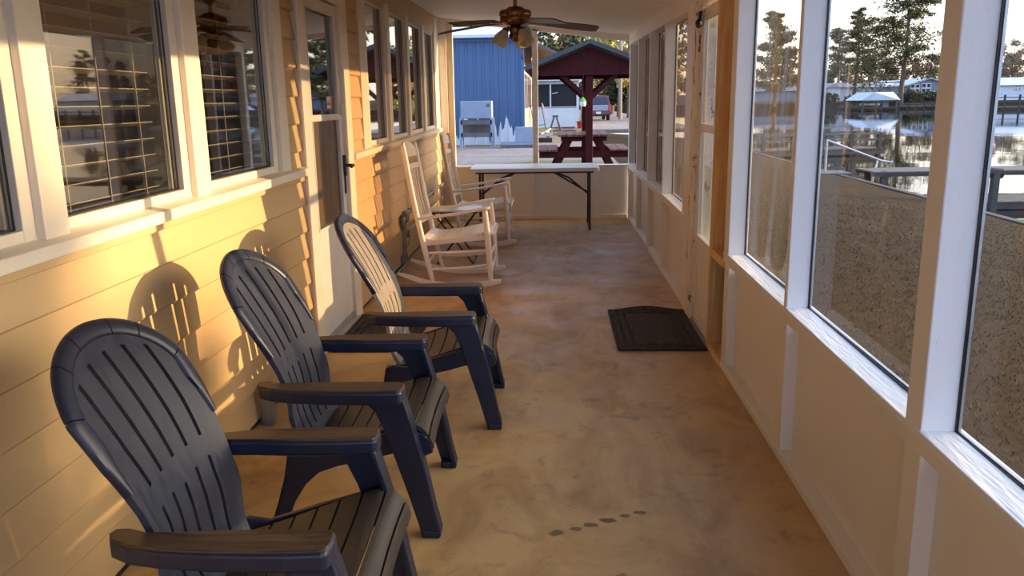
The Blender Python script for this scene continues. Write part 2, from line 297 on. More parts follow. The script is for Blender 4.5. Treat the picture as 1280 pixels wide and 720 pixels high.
# ------------------------------------------------------------------ mesh builder
class MB:
    def __init__(s): s.v = []; s.f = []
    def add(s, vs, fs):
        o = len(s.v); s.v += [tuple(p) for p in vs]; s.f += [tuple(i + o for i in f) for f in fs]; return s
    def box(s, a, b):
        x0, y0, z0 = a; x1, y1, z1 = b
        return s.add([(x0, y0, z0), (x1, y0, z0), (x1, y1, z0), (x0, y1, z0), (x0, y0, z1), (x1, y0, z1), (x1, y1, z1), (x0, y1, z1)],
                     [(0, 3, 2, 1), (4, 5, 6, 7), (0, 1, 5, 4), (1, 2, 6, 5), (2, 3, 7, 6), (3, 0, 4, 7)])
    def bar(s, p, q, w, h, up=(0, 0, 1)):
        p = Vector(p); q = Vector(q); d = (q - p).normalized(); u = Vector(up)
        a = d.cross(u)
        if a.length < 1e-4: a = d.cross(Vector((1, 0, 0)))
        a.normalize(); b = a.cross(d).normalized()
        vs = []
        for c in (p, q):
            for i, j in ((-1, -1), (1, -1), (1, 1), (-1, 1)): vs.append(c + a * w / 2 * i + b * h / 2 * j)
        return s.add(vs, [(0, 1, 2, 3), (7, 6, 5, 4), (0, 4, 5, 1), (1, 5, 6, 2), (2, 6, 7, 3), (3, 7, 4, 0)])
    def tube(s, pts, rad, n=10, cap=True):
        pts = [Vector(p) for p in pts]
        if not isinstance(rad, (list, tuple)): rad = [rad] * len(pts)
        rings = []; ref = None
        for i, p in enumerate(pts):
            d = (pts[min(i + 1, len(pts) - 1)] - pts[max(i - 1, 0)]).normalized()
            if ref is None:
                ref = d.cross(Vector((0, 0, 1)))
                if ref.length < 1e-3: ref = d.cross(Vector((1, 0, 0)))
            ref = (ref - d * ref.dot(d)).normalized(); b = d.cross(ref)
            rings.append([p + (ref * math.cos(2 * PI * k / n) + b * math.sin(2 * PI * k / n)) * rad[i] for k in range(n)])
        vs = [v for r in rings for v in r]; fs = []
        for i in range(len(rings) - 1):
            for k in range(n):
                k2 = (k + 1) % n; fs.append((i * n + k, i * n + k2, (i + 1) * n + k2, (i + 1) * n + k))
        if cap: fs.append(tuple(range(n - 1, -1, -1))); fs.append(tuple((len(rings) - 1) * n + k for k in range(n)))
        return s.add(vs, fs)
    def lathe(s, prof, c=(0, 0, 0), n=24, mat=None):
        vs = []; fs = []
        for r, z in prof:
            for k in range(n): 
                p = Vector((r * math.cos(2 * PI * k / n), r * math.sin(2 * PI * k / n), z))
                if mat: p = mat @ p
                vs.append(p + Vector(c))
        for i in range(len(prof) - 1):
            for k in range(n):
                k2 = (k + 1) % n; fs.append((i * n + k, i * n + k2, (i + 1) * n + k2, (i + 1) * n + k))
        fs.append(tuple(range(n - 1, -1, -1))); fs.append(tuple((len(prof) - 1) * n + k for k in range(n)))
        return s.add(vs, fs)
    def prism(s, poly, a0, a1, axis='y'):
        # poly points lie in the plane perpendicular to axis
        def P(p, a): return {'y': (p[0], a, p[1]), 'z': (p[0], p[1], a), 'x': (a, p[0], p[1])}[axis]
        n = len(poly); vs = [P(p, a0) for p in poly] + [P(p, a1) for p in poly]
        fs = [tuple(range(n - 1, -1, -1)), tuple(range(n, 2 * n))]
        for i in range(n):
            j = (i + 1) % n; fs.append((i, j, n + j, n + i))
        return s.add(vs, fs)
    def quad(s, a, b, c, d): return s.add([a, b, c, d], [(0, 1, 2, 3)])
    def build(s, name, mat, parent=None, bevel=0, smooth=False, seg=2, sharp=35, fixn=True):
        me = bpy.data.meshes.new(name); me.from_pydata(s.v, [], s.f); me.update()
        if fixn:
            bm = bmesh.new(); bm.from_mesh(me); bmesh.ops.recalc_face_normals(bm, faces=bm.faces); bm.to_mesh(me); bm.free()
        me.materials.append(mat)
        o = bpy.data.objects.new(name, me); COL.objects.link(o)
        if smooth:
            for p in me.polygons: p.use_smooth = True
            me.set_sharp_from_angle(angle=math.radians(sharp))
        if bevel:
            md = o.modifiers.new('bevel', 'BEVEL'); md.width = bevel; md.segments = seg; md.limit_method = 'ANGLE'; md.angle_limit = math.radians(40)
            md.harden_normals = False
        if parent: o.parent = parent
        return o
def tag(o, label=None, cat=None, group=None, kind=None):
    if label: o['label'] = label
    if cat: o['category'] = cat
    if group: o['group'] = group
    if kind: o['kind'] = kind
    return o
def thing(name, label, cat, loc=(0, 0, 0), rz=0, group=None):
    o = bpy.data.objects.new(name, None); COL.objects.link(o); o.empty_display_size = .1
    o.location = loc; o.rotation_euler = (0, 0, rz); return tag(o, label, cat, group)
def structure(o): o['kind'] = 'structure'; return o
def sroot(name, loc=(0, 0, 0)):
    o = bpy.data.objects.new(name, None); COL.objects.link(o); o.location = loc; return structure(o)
def copy_tree(o, parent=None):
    c = o.copy(); COL.objects.link(c)
    if parent: c.parent = parent
    for ch in list(o.children): copy_tree(ch, c)
    return c
def lerp(a, b, t): return a + (b - a) * t
def pl(pts, x):
    for (x0, y0), (x1, y1) in zip(pts, pts[1:]):
        if x <= x1: return lerp(y0, y1, max(0, (x - x0) / (x1 - x0)))
    return pts[-1][1]
def spline(pts, n):
    pts = [Vector(p) for p in pts]; P = [pts[0] * 2 - pts[1]] + pts + [pts[-1] * 2 - pts[-2]]; out = []
    for i in range(1, len(P) - 2):
        for k in range(n):
            t = k / n; a, b, c, d = P[i - 1:i + 3]
            out.append(.5 * ((2 * b) + (c - a) * t + (2 * a - 5 * b + 4 * c - d) * t * t + (3 * b - a - 3 * c + d) * t ** 3))
    out.append(pts[-1]); return out

# ------------------------------------------------------------------ camera
F, YAW, PIT, ROL, HC = 1028.4, -.05292, .2239, .01664, 1.5
cy, sy, cp, sp = math.cos(YAW), math.sin(YAW), math.cos(PIT), math.sin(PIT)
fw = Vector((sy * cp, cy * cp, -sp)); r0 = Vector((cy, -sy, 0)); d0 = fw.cross(r0)
rt = r0 * math.cos(ROL) + d0 * math.sin(ROL); dn = -r0 * math.sin(ROL) + d0 * math.cos(ROL)
cam = bpy.data.cameras.new('camera'); co = bpy.data.objects.new('camera', cam); COL.objects.link(co)
cam.sensor_width = 36; cam.sensor_fit = 'HORIZONTAL'; cam.lens = 36 * F / 1280; cam.clip_start = .05; cam.clip_end = 2000
mw = Matrix((( rt.x, -dn.x, -fw.x, 0), (rt.y, -dn.y, -fw.y, 0), (rt.z, -dn.z, -fw.z, HC), (0, 0, 0, 1)))
co.matrix_world = mw
SC.camera = co
def ray(x, y): return fw + rt * ((x - 640) / F) + dn * ((y - 360) / F)
def at(x, y, Y):
    v = ray(x, y); t = Y / v.y; return Vector((v.x * t, v.y * t, HC + v.z * t))

# ------------------------------------------------------------------ room shell dimensions
XL, XR = -1.44, .94
Y0, YF = -3.0, 10.58
DXR = .10                       # depth of the right hand framing
def zsr(y): return .632 + .0068 * y          # right sill
def zhr(y): return 2.00 + .014 * y           # header underside
def zcr(y): return 2.13 + .0125 * y          # ceiling at right
def zcl(y): return 2.44 + .008 * y           # ceiling at left
def zsl(y): return 1.118 + .0060 * y         # left sill front top edge

# floor
fl = MB(); fl.box((-1.5, Y0, -.22), (1.08, YF + .12, 0)); structure(fl.build('floor', M['floor']))

# ceiling: narrow soffit boards running across the porch
ce = MB(); step = .10; y = Y0
while y < YF + .1:
    y2 = y + step
    a, b = (XL - .05, zcl(y)), (XR + .12, zcr(y) - .012); c, d = (XL - .05, zcl(y2)), (XR + .12, zcr(y2) - .012)
    g = .014
    ce.add([(a[0], y, a[1]), (b[0], y, b[1]), (b[0], y2 - .020, d[1]), (a[0], y2 - .020, c[1]),
            (a[0], y2 - .015, c[1] + g), (b[0], y2 - .015, d[1] + g), (b[0], y2, d[1] + g), (a[0], y2, c[1] + g),
            (a[0], y2, c[1]), (b[0], y2, d[1])],
           [(0, 1, 2, 3), (3, 2, 5, 4), (4, 5, 6, 7), (7, 6, 9, 8)])
    y = y2
structure(ce.build('ceiling', M['ceiling'], fixn=False))
rf = MB(); rf.add([(-5.2, Y0 - .2, 2.95), (1.25, Y0 - .2, 2.30), (1.25, YF + .3, 2.42), (-5.2, YF + .3, 3.05),
                   (-5.2, Y0 - .2, 3.15), (1.25, Y0 - .2, 2.42), (1.25, YF + .3, 2.54), (-5.2, YF + .3, 3.25)],
                  [(0, 1, 2, 3), (4, 5, 6, 7), (0, 1, 5, 4), (1, 2, 6, 5), (2, 3, 7, 6), (3, 0, 4, 7)])
structure(rf.build('roof', M['shingle']))

# ---- left wall: lap siding with window and door openings
WINA = [(-1.05, -.10), (.15, 1.0), (1.23, 2.155), (2.33, 3.165), (3.365, 4.235)]
WINB = [(6.50, 7.22), (7.43, 8.22), (8.42, 9.22), (9.42, 10.12)]
EXPO, LIP = .152, .020
ls = MB()
def laps(y0, y1, z0, z1):
    k = math.floor((z0 - .02) / EXPO); z = .02 + k * EXPO
    while z < z1:
        a, b = max(z, z0), min(z + EXPO, z1)
        xa = XL + LIP * (1 - (a - z) / EXPO); xb = XL + LIP * (1 - (b - z) / EXPO)
        ch_ = .008 if a == z else 0
        ls.quad((xa, y0, a + ch_), (xa, y1, a + ch_), (xb, y1, b), (xb, y0, b))
        if a == z:
            ls.quad((xa - .007, y0, a), (xa - .007, y1, a), (xa, y1, a + ch_), (xa, y0, a + ch_))
            ls.quad((XL - .002, y0, a), (XL - .002, y1, a), (xa - .007, y1, a), (xa - .007, y0, a))
        for yy in (y0, y1): ls.add([(XL - .02, yy, a), (xa, yy, a), (xb, yy, b), (XL - .02, yy, b)], [(0, 1, 2, 3)])
        z += EXPO
laps(Y0, 3.96, .02, 1.115); laps(3.96, 4.655, .02, 1.115); laps(5.79, YF - .05, .02, 1.13)
laps(4.43, 4.655, 1.0, 2.5); laps(5.79, 6.20, 1.0, 2.5)
laps(Y0, -1.2, 1.0, 2.5)
ls.box((XL - .02, -1.2, 2.28), (XL, 4.43, 2.6)); ls.box((XL - .02, 6.2, 2.28), (XL, YF, 2.6)); ls.box((XL - .02, 4.655, 2.2), (XL, 5.79, 2.6))
# sheathing behind so no light leaks through the boards
for (a, b, z0, z1) in ((Y0, 4.7, -.1, 1.13), (5.75, YF, -.1, 1.15), (4.40, 4.70, 1.1, 2.6), (5.75, 6.25, 1.1, 2.6), (Y0, -1.15, 1.1, 2.6)):
    ls.box((XL - .05, a, z0), (XL - .004, b, z1))
structure(ls.build('wall_left', M['siding'], fixn=False))
bs = MB(); bs.box((XL - .01, Y0, 0), (XL + .012, 4.655, .03)); bs.box((XL - .01, 5.79, 0), (XL + .012, YF, .03))
structure(bs.build('baseboard_left', M['black']))
# dim room behind the windows
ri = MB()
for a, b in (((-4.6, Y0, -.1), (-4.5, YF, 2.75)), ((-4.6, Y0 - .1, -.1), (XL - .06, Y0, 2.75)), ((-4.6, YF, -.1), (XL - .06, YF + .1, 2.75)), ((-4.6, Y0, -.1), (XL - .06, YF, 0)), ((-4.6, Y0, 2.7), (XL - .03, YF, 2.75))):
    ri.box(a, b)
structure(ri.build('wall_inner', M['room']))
tr_n = [0]
def trim(mb, mat, bevel=.003):
    tr_n[0] += 1; return structure(mb.build('trim_%d' % tr_n[0], mat, bevel=bevel))
# left sills
def lsill(y0, y1):
    s = MB(); xf = XL + .055
    def P(x, y, z): return (x, y, z + zsl(y) - 1.118)
    vs = []
    for yy in (y0, y1):
        vs += [P(xf, yy, 1.078), P(xf, yy, 1.118), P(XL - .03, yy, 1.135), P(XL - .03, yy, 1.078)]
    s.add(vs, [(0, 1, 2, 3), (7, 6, 5, 4), (0, 4, 5, 1), (1, 5, 6, 2), (2, 6, 7, 3), (3, 7, 4, 0)])
    trim(s, M['wtrim'], .004)
    a = MB(); a.bar((XL + .018, y0, zsl(y0) - .055), (XL + .018, y1, zsl(y1) - .055), .012, .035); trim(a, M['siding'], .004)
lsill(-1.3, 4.66); lsill(5.79, 10.45)
# left casings / mullions
def casing(y0, y1, x=XL + .02, z1=2.32):
    c = MB(); c.box((XL - .05, y0, zsl(y0) + .008), (x, y1, z1)); trim(c, M['wtrim'], .004)
casing(2.21, 2.33); casing(3.225, 3.365); casing(4.30, 4.43); casing(1.06, 1.23); casing(-.04, .15)
for a, b in ((6.22, 6.46), (7.265, 7.40), (8.265, 8.385), (9.26, 9.385), (10.16, 10.28)): casing(a, b)
# windows
wn = 0
def window(y0, y1, blind, group, lab, z1=2.30, gridblind=False, drop=1.22):
    global wn; wn += 1
    z0 = zsl((y0 + y1) / 2) + .012
    r = sroot('window_%d' % wn, (XL, (y0 + y1) / 2, z0)); h = (y1 - y0) / 2; H = z1 - z0
    f = MB()
    f.box((-.045, -h - .05, 0), (-.008, h + .05, .035)); f.box((-.045, -h - .05, H - .03), (-.008, h + .05, H))
    f.box((-.045, -h - .06, 0), (-.006, -h, H)); f.box((-.045, h, 0), (-.006, h + .06, H))
    f.build('window_frame', M['wtrim'], r, bevel=.003)
    s = MB(); 
    for a, b in (((-.032, -h, .035), (-.028, h, .041)), ((-.032, -h, .035), (-.028, -h + .006, H - .03)), ((-.032, h - .006, .035), (-.028, h, H - .03))): s.box(a, b)
    s.build('window_gasket', M['black'], r)
    g = MB(); g.quad((-.038, -h, .03), (-.038, h, .03), (-.038, h, H - .03), (-.038, -h, H - .03)); g.build('window_pane', M['houseglass'], r)
    j = MB(); j.box((-.16, h - .02, 0), (-.045, h + .05, H)); j.box((-.16, -h - .05, 0), (-.045, -h + .01, H)); j.box((-.20, -h - .05, -.03), (-.045, h + .05, .012)); j.build('window_jamb', M['blind'], r, bevel=.002)
    if blind:
        b = thing('window_blind', lab, 'blind', (XL - .10, (y0 + y1) / 2, z0), 0, group)
        sl = MB(); n = 0; z = .05
        hh = h - .06
        while z < H - .1:
            t = math.radians(14 if not gridblind else 24); w = .024
            sl.add([(-w * math.cos(t), -hh, z - w * math.sin(t)), (w * math.cos(t), -hh, z + w * math.sin(t)), (w * math.cos(t), hh, z + w * math.sin(t)), (-w * math.cos(t), hh, z - w * math.sin(t)),
                    (-w * math.cos(t), -hh, z - w * math.sin(t) + .003), (w * math.cos(t), -hh, z + w * math.sin(t) + .003), (w * math.cos(t), hh, z + w * math.sin(t) + .003), (-w * math.cos(t), hh, z - w * math.sin(t) + .003)],
                   [(0, 3, 2, 1), (4, 5, 6, 7), (0, 1, 5, 4), (1, 2, 6, 5), (2, 3, 7, 6), (3, 0, 4, 7)])
            z += .060 if not gridblind else .055
        sl.build('slats', M['blind'], b)
        q = MB(); q.box((-.026, -hh, 0), (.026, hh, .022)); q.build('bottom_rail', M['blind'], b, bevel=.003)
        q = MB(); q.box((-.028, -hh, H - .08), (.028, hh, H - .03)); q.build('head_rail', M['blind'], b, bevel=.003)
        for yy in ([-hh * .7, 0, hh * .7] if not gridblind else [-hh * .8, -hh * .4, 0, hh * .4, hh * .8]):
            c = MB(); c.tube([(.027, yy, .01), (.027, yy, H - .06)], .0022, 5); c.build('ladder_cord', M['cord'], b)
    return r
nm = ['', '', 'cream slatted blind in the window at the photo left edge', 'cream slatted blind in the wide window nearest the camera, three slats deep in reflections', 'cream slatted blind in the window beside the white glazed door']
for i, (a, b) in enumerate(WINA):
    window(a, b, i >= 2, None, nm[i] if i != 3 else 'cream slatted blind in the broad near window, second from the photo left')
nb = ['cream blind in the first window past the left door', 'cream blind in the second window past the left door', 'cream blind in the third window past the left door', 'cream blind in the last window at the far left corner']
for i, (a, b) in enumerate(WINB): window(a, b, True, None, nb[i], gridblind=True)

# ---- left door (white storm door)
d1 = sroot('door_1', (XL, 5.215, 0))
f = MB(); f.box((-.05, -.56, 0), (.035, -.395, 2.2)); f.box((-.05, .395, 0), (.035, .585, 2.2)); f.box((-.048, -.558, 2.13), (.033, .58, 2.22))
f.box((.03, -.575, 0), (.045, -.50, 2.2))
f.build('door_frame', M['wtrim'], d1, bevel=.004)
f = MB(); f.box((-.03, -.394, .06), (.012, -.325, 2.12)); f.box((-.03, .29, .06), (.012, .394, 2.12)); f.box((-.029, -.38, 2.05), (.0105, .38, 2.119))
f.box((-.028, -.388, 1.395), (.014, .388, 1.435)); f.box((-.029, -.39, .061), (.0105, .39, .75))
f.build('door_leaf', M['white'], d1, bevel=.004)
f = MB(); f.quad((-.010, -.325, 1.435), (-.010, .29, 1.435), (-.010, .29, 2.05), (-.010, -.325, 2.05)); f.build('door_glass', M['houseglass'], d1)
def wavy():
    m = MB(); ny, nz = 40, 24
    for j in range(nz + 1):
        for i in range(ny + 1):
            y = -.325 + .615 * i / ny; z = .75 + .645 * j / nz
            dx = .012 * math.sin(i / ny * 9 + .9 * math.sin(j / nz * 3)) * math.sin(PI * i / ny) * (1.1 - j / nz * .5)
            m.v.append((-.006 + dx * .6, y, z))
    for j in range(nz):
        for i in range(ny): a = j * (ny + 1) + i; m.f.append((a, a + 1, a + ny + 2, a + ny + 1))
    return m
wavy().build('door_insert', M['bronzepanel'], d1, smooth=True, fixn=False)['label'] = 'bronze vinyl lower panel'
f = MB(); f.box((.0, -.33, .74), (.02, -.318, 1.40)); f.box((.0, .283, .74), (.02, .295, 1.40)); f.box((0, -.33, .735), (.02, .295, .75)); f.box((0, -.335, 1.43), (.02, -.32, 2.06)); f.box((0, .283, 1.43), (.02, .298, 2.06)); f.box((0, -.335, 2.045), (.02, .298, 2.06))
f.build('door_moulding', M['wtrim'], d1, bevel=.002)
f = MB(); f.box((.012, .345, 1.02), (.03, .375, 1.16)); f.tube([(.03, .36, 1.09), (.075, .36, 1.09), (.08, .36, 1.09), (.08, .30, 1.085)], .011, 8); f.box((.012, .352, .90), (.022, .37, 1.02)); f.build('door_handle', M['black'], d1, bevel=.002)
f = MB(); f.box((.012, .345, 1.42), (.035, .372, 1.50)); f.build('door_lock', M['wtrim'], d1, bevel=.005)
f = MB(); f.box((-.007, .10, 1.47), (-.005, .25, 1.545)); st = f.build('door_sticker', M['plate'], d1); st['label'] = 'small white and red sticker on the glass'
f = MB(); f.box((-.0052, .195, 1.472), (-.0046, .248, 1.543)); f.build('sticker_panel', M['red'], st)
f = MB()
for k in range(5): f.box((-.0051, .11 + k * .016, 1.49), (-.0046, .119 + k * .016, 1.49 + .014 + .014 * (k % 2)))
f.build('sticker_lettering', M['black'], st)
f = MB(); f.box((-.03, -.40, 0), (.06, .40, .03)); f.box((-.02, -.395, .03), (.02, .395, .06)); f.build('door_threshold', M['alu'], d1, bevel=.004)

# ---- right wall: knee wall, studs, sill, posts, header, panes
POSTS = [(-2.4, -2.31), (-1.3, -1.26), (-.25, -.16), (.92, .96), (2.03, 2.125), (3.285, 3.325), (4.425, 4.535), (5.95, 6.07), (7.22, 7.27), (8.35, 8.40), (9.50, 9.55), (10.50, 10.58)]
def bayz(fn, y0, y1, x0, x1, dz0, dz1):
    m = MB(); vs = []
    for yy in (y0, y1):
        for xx, zz in ((x0, dz0), (x1, dz0), (x1, dz1), (x0, dz1)): vs.append((xx, yy, fn(yy) + zz))
    return m.add(vs, [(0, 1, 2, 3), (7, 6, 5, 4), (0, 4, 5, 1), (1, 5, 6, 2), (2, 6, 7, 3), (3, 7, 4, 0)])
rw = MB(); BAYS = [(Y0, 4.535), (5.95, YF)]
for a, b in BAYS: rw.box((XR + .055, a, -.1), (XR + DXR + .02, b, .60 + .006 * a))
structure(rw.build('wall_right', M['panel'], bevel=.002))
for a, b in BAYS:
    m = MB(); m.box((XR, a, 0), (XR + .07, b, .042)); bsd = structure(m.build('baseboard_right', M['panel'], bevel=.004))
    trim(bayz(zsr, a, b, XR - .004, XR + .065, -.052, -.012), M['panel'], .003)      # rail under the sill
    trim(bayz(zsr, a, b, XR - .006, XR + DXR + .012, -.012, .008), M['white_sill'], .003)   # sill
    trim(bayz(zhr, a, b, XR - .01, XR + .12, 0, .16), M['white'], .004)
    trim(bayz(zhr, a, b, XR + .0, XR + .12, .14, .30), M['white'], .004)
for a, b in POSTS:                                                       # studs below, posts above
    m = MB(); m.box((XR + .004, a, .042), (XR + .08, b, zsr(a) - .03)); trim(m, M['panel'], .003)
    m = MB(); m.box((XR - .002, a, zsr(a) + .004), (XR + DXR, b, zhr(a) + .03)); trim(m, M['postpaint'] if a < 5 else M['white'], .004)
m = MB(); m.box((XR - .004, 4.535, zhr(5)), (XR + .12, 5.95, zhr(5) + .2)); trim(m, M['wtrim'])
pairs = list(zip(POSTS, POSTS[1:]))
for (p, q) in pairs:
    if p[0] == 4.425: continue
    a, b = p[1], q[0]; wn += 1
    r = sroot('window_%d' % wn, (XR + DXR, (a + b) / 2, zsr((a + b) / 2) + .006)); h = (b - a) / 2; zz0 = r.location.z; H = zhr((a + b) / 2) - zz0
    hazy = a > 5; film = a == 3.325
    g = MB()
    if hazy or film:
        ny, nz = 24, 16
        for j in range(nz + 1):
            for i in range(ny + 1):
                g.v.append((-.012 + .006 * math.sin(i * .9 + .25 * j) * math.sin(PI * i / ny), -h + 2 * h * i / ny, H * j / nz))
        for j in range(nz):
            for i in range(ny): k = j * (ny + 1) + i; g.f.append((k, k + 1, k + ny + 2, k + ny + 1))
        g.build('window_pane', (M['filmbrown'] if a < 7 else M['filmhazy']) if hazy else M['film'], r, smooth=True, fixn=False)
    else:
        g.quad((-.012, -h, 0), (-.012, h, 0), (-.012, h, H), (-.012, -h, H)); g.build('window_pane', M['glass'], r)
    f = MB(); f.box((-.017, -h, 0), (-.012, h, .006)); f.box((-.017, -h, 0), (-.012, -h + .005, H)); f.box((-.017, h - .005, 0), (-.012, h, H)); f.box((-.017, -h, H - .006), (-.012, h, H))
    f.build('window_bead', M['black'], r)
    f = MB(); f.box((-.011, -h, 0), (-.004, h, .010)); f.box((-.011, -h, 0), (-.004, -h + .008, H)); f.box((-.011, h - .008, 0), (-.004, h, H)); f.build('window_stop', M['alu'], r)

# unpainted lumber bay beside the right door
m = MB(); m.box((XR - .01, 4.885, 0), (XR + .10, 4.93, 2.08)); trim(m, M['yellow'])
m = MB(); m.box((XR + .065, 4.70, .62), (XR + .10, 4.885, 2.08)); m.box((XR + .04, 4.535, 1.0), (XR + .065, 4.58, 2.08)); trim(m, M['yellow'])
m = MB(); m.box((XR + .055, 4.535, .62), (XR + .10, 4.70, 2.08)); trim(m, M['orange_wood'])
m = MB(); m.box((XR - .008, 4.535, .575), (XR + .10, 4.90, .625)); trim(m, M['yellow'])
m = MB(); m.box((XR + .075, 4.535, .04), (XR + .10, 4.885, .58)); trim(m, M['dark_wood'])
m = MB(); m.box((XR + .045, 4.60, .04), (XR + .075, 4.66, .575)); trim(m, M['orange_wood'])
m = MB(); m.box((XR - .008, 4.535, 0), (XR + .10, 4.90, .04)); trim(m, M['yellow'])
# peeling jamb post
m = MB(); m.box((XR - .012, 5.60, 0), (XR + .11, 5.74, 2.12)); m.box((XR + .01, 5.56, 0), (XR + .11, 5.60, 2.12)); trim(m, M['peel'])
m = MB(); m.box((XR - .006, 5.74, 0), (XR + .10, 5.95, 2.12)); trim(m, M['white'])
# right door
d2 = sroot('door_2', (XR + .032, 5.245, .03))
f = MB()
for a, b in (((-.018, -.315, 0), (.018, -.26, 2.02)), ((-.014, .292, 0), (.018, .315, 2.02)), ((-.0165, -.262, 1.95), (.0165, .295, 2.02)), ((-.0165, -.262, 1.255), (.0165, .295, 1.305)), ((-.0165, -.262, .525), (.0165, .295, .57)), ((-.0165, -.262, 0), (.0165, .295, .085))): f.box(a, b)
f.build('door_leaf', M['wtrim'], d2, bevel=.004)
f = MB(); f.box((-.004, -.26, .085), (.008, .295, .525)); f.build('door_panel', M['panel'], d2)
f = MB(); f.quad((0, -.26, .57), (0, .295, .57), (0, .295, 1.255), (0, -.26, 1.255)); f.build('door_glass', M['doorglass'], d2)
f = MB(); f.quad((0, -.26, 1.305), (0, .295, 1.305), (0, .295, 1.95), (0, -.26, 1.95)); f.build('door_glass', M['doorglass'], d2)
f = MB(); f.box((-.03, -.32, -.03), (.05, .32, 0)); f.build('door_threshold', M['alu'], d2)
f = MB(); f.lathe([(.012, 0), (.02, .01), (.028, .02), (.028, .035), (.012, .045)], (-.02, .30, 1.93), 12, Matrix.Rotation(-PI / 2, 3, 'Y')); f.tube([(-.04, .30, 1.95), (-.05, .2, 1.99), (-.05, .33, 1.99)], .012, 8); f.build('door_closer', M['black'], d2)

# ---- far wall
fwm = MB(); fwm.box((XL, YF + .03, -.1), (XR, YF + .06, .67)); structure(fwm.build('wall_far', M['panel']))
m = MB(); m.box((XL, YF, 0), (XR, YF + .05, .05)); structure(m.build('baseboard_far', M['panel'], bevel=.004))
m = MB(); m.box((XL, YF - .02, .665), (XR, YF + .09, .69)); trim(m, M['white_sill'])
for a, b in ((-.30, -.255), ):
    m = MB(); m.box((a, YF + .005, .05), (b, YF + .04, .67)); trim(m, M['panel'])
m = MB(); m.box((-.265, YF, .69), (-.195, YF + .06, 2.36)); trim(m, M['white'])
m = MB(); m.box((XL - .03, 10.28, 1.17), (XL + .01, YF, 2.5)); trim(m, M['white'])
m = MB(); m.box((XL + .005, YF - .01, 0), (-1.33, YF + .08, 2.52)); trim(m, M['wtrim'])
m = MB(); m.box((-1.33, YF + .02, .69), (-1.255, YF + .09, 2.5)); trim(m, M['trimtan'])
m = MB(); m.add([(-1.33, YF, 2.47), (XR, YF, 2.19), (XR, YF, 2.28), (-1.33, YF, 2.56), (-1.33, YF + .08, 2.47), (XR, YF + .08, 2.19), (XR, YF + .08, 2.28), (-1.33, YF + .08, 2.56)],
                [(0, 1, 2, 3), (4, 5, 6, 7), (0, 1, 5, 4), (2, 3, 7, 6), (1, 2, 6, 5), (3, 0, 4, 7)]); trim(m, M['ceiling'])

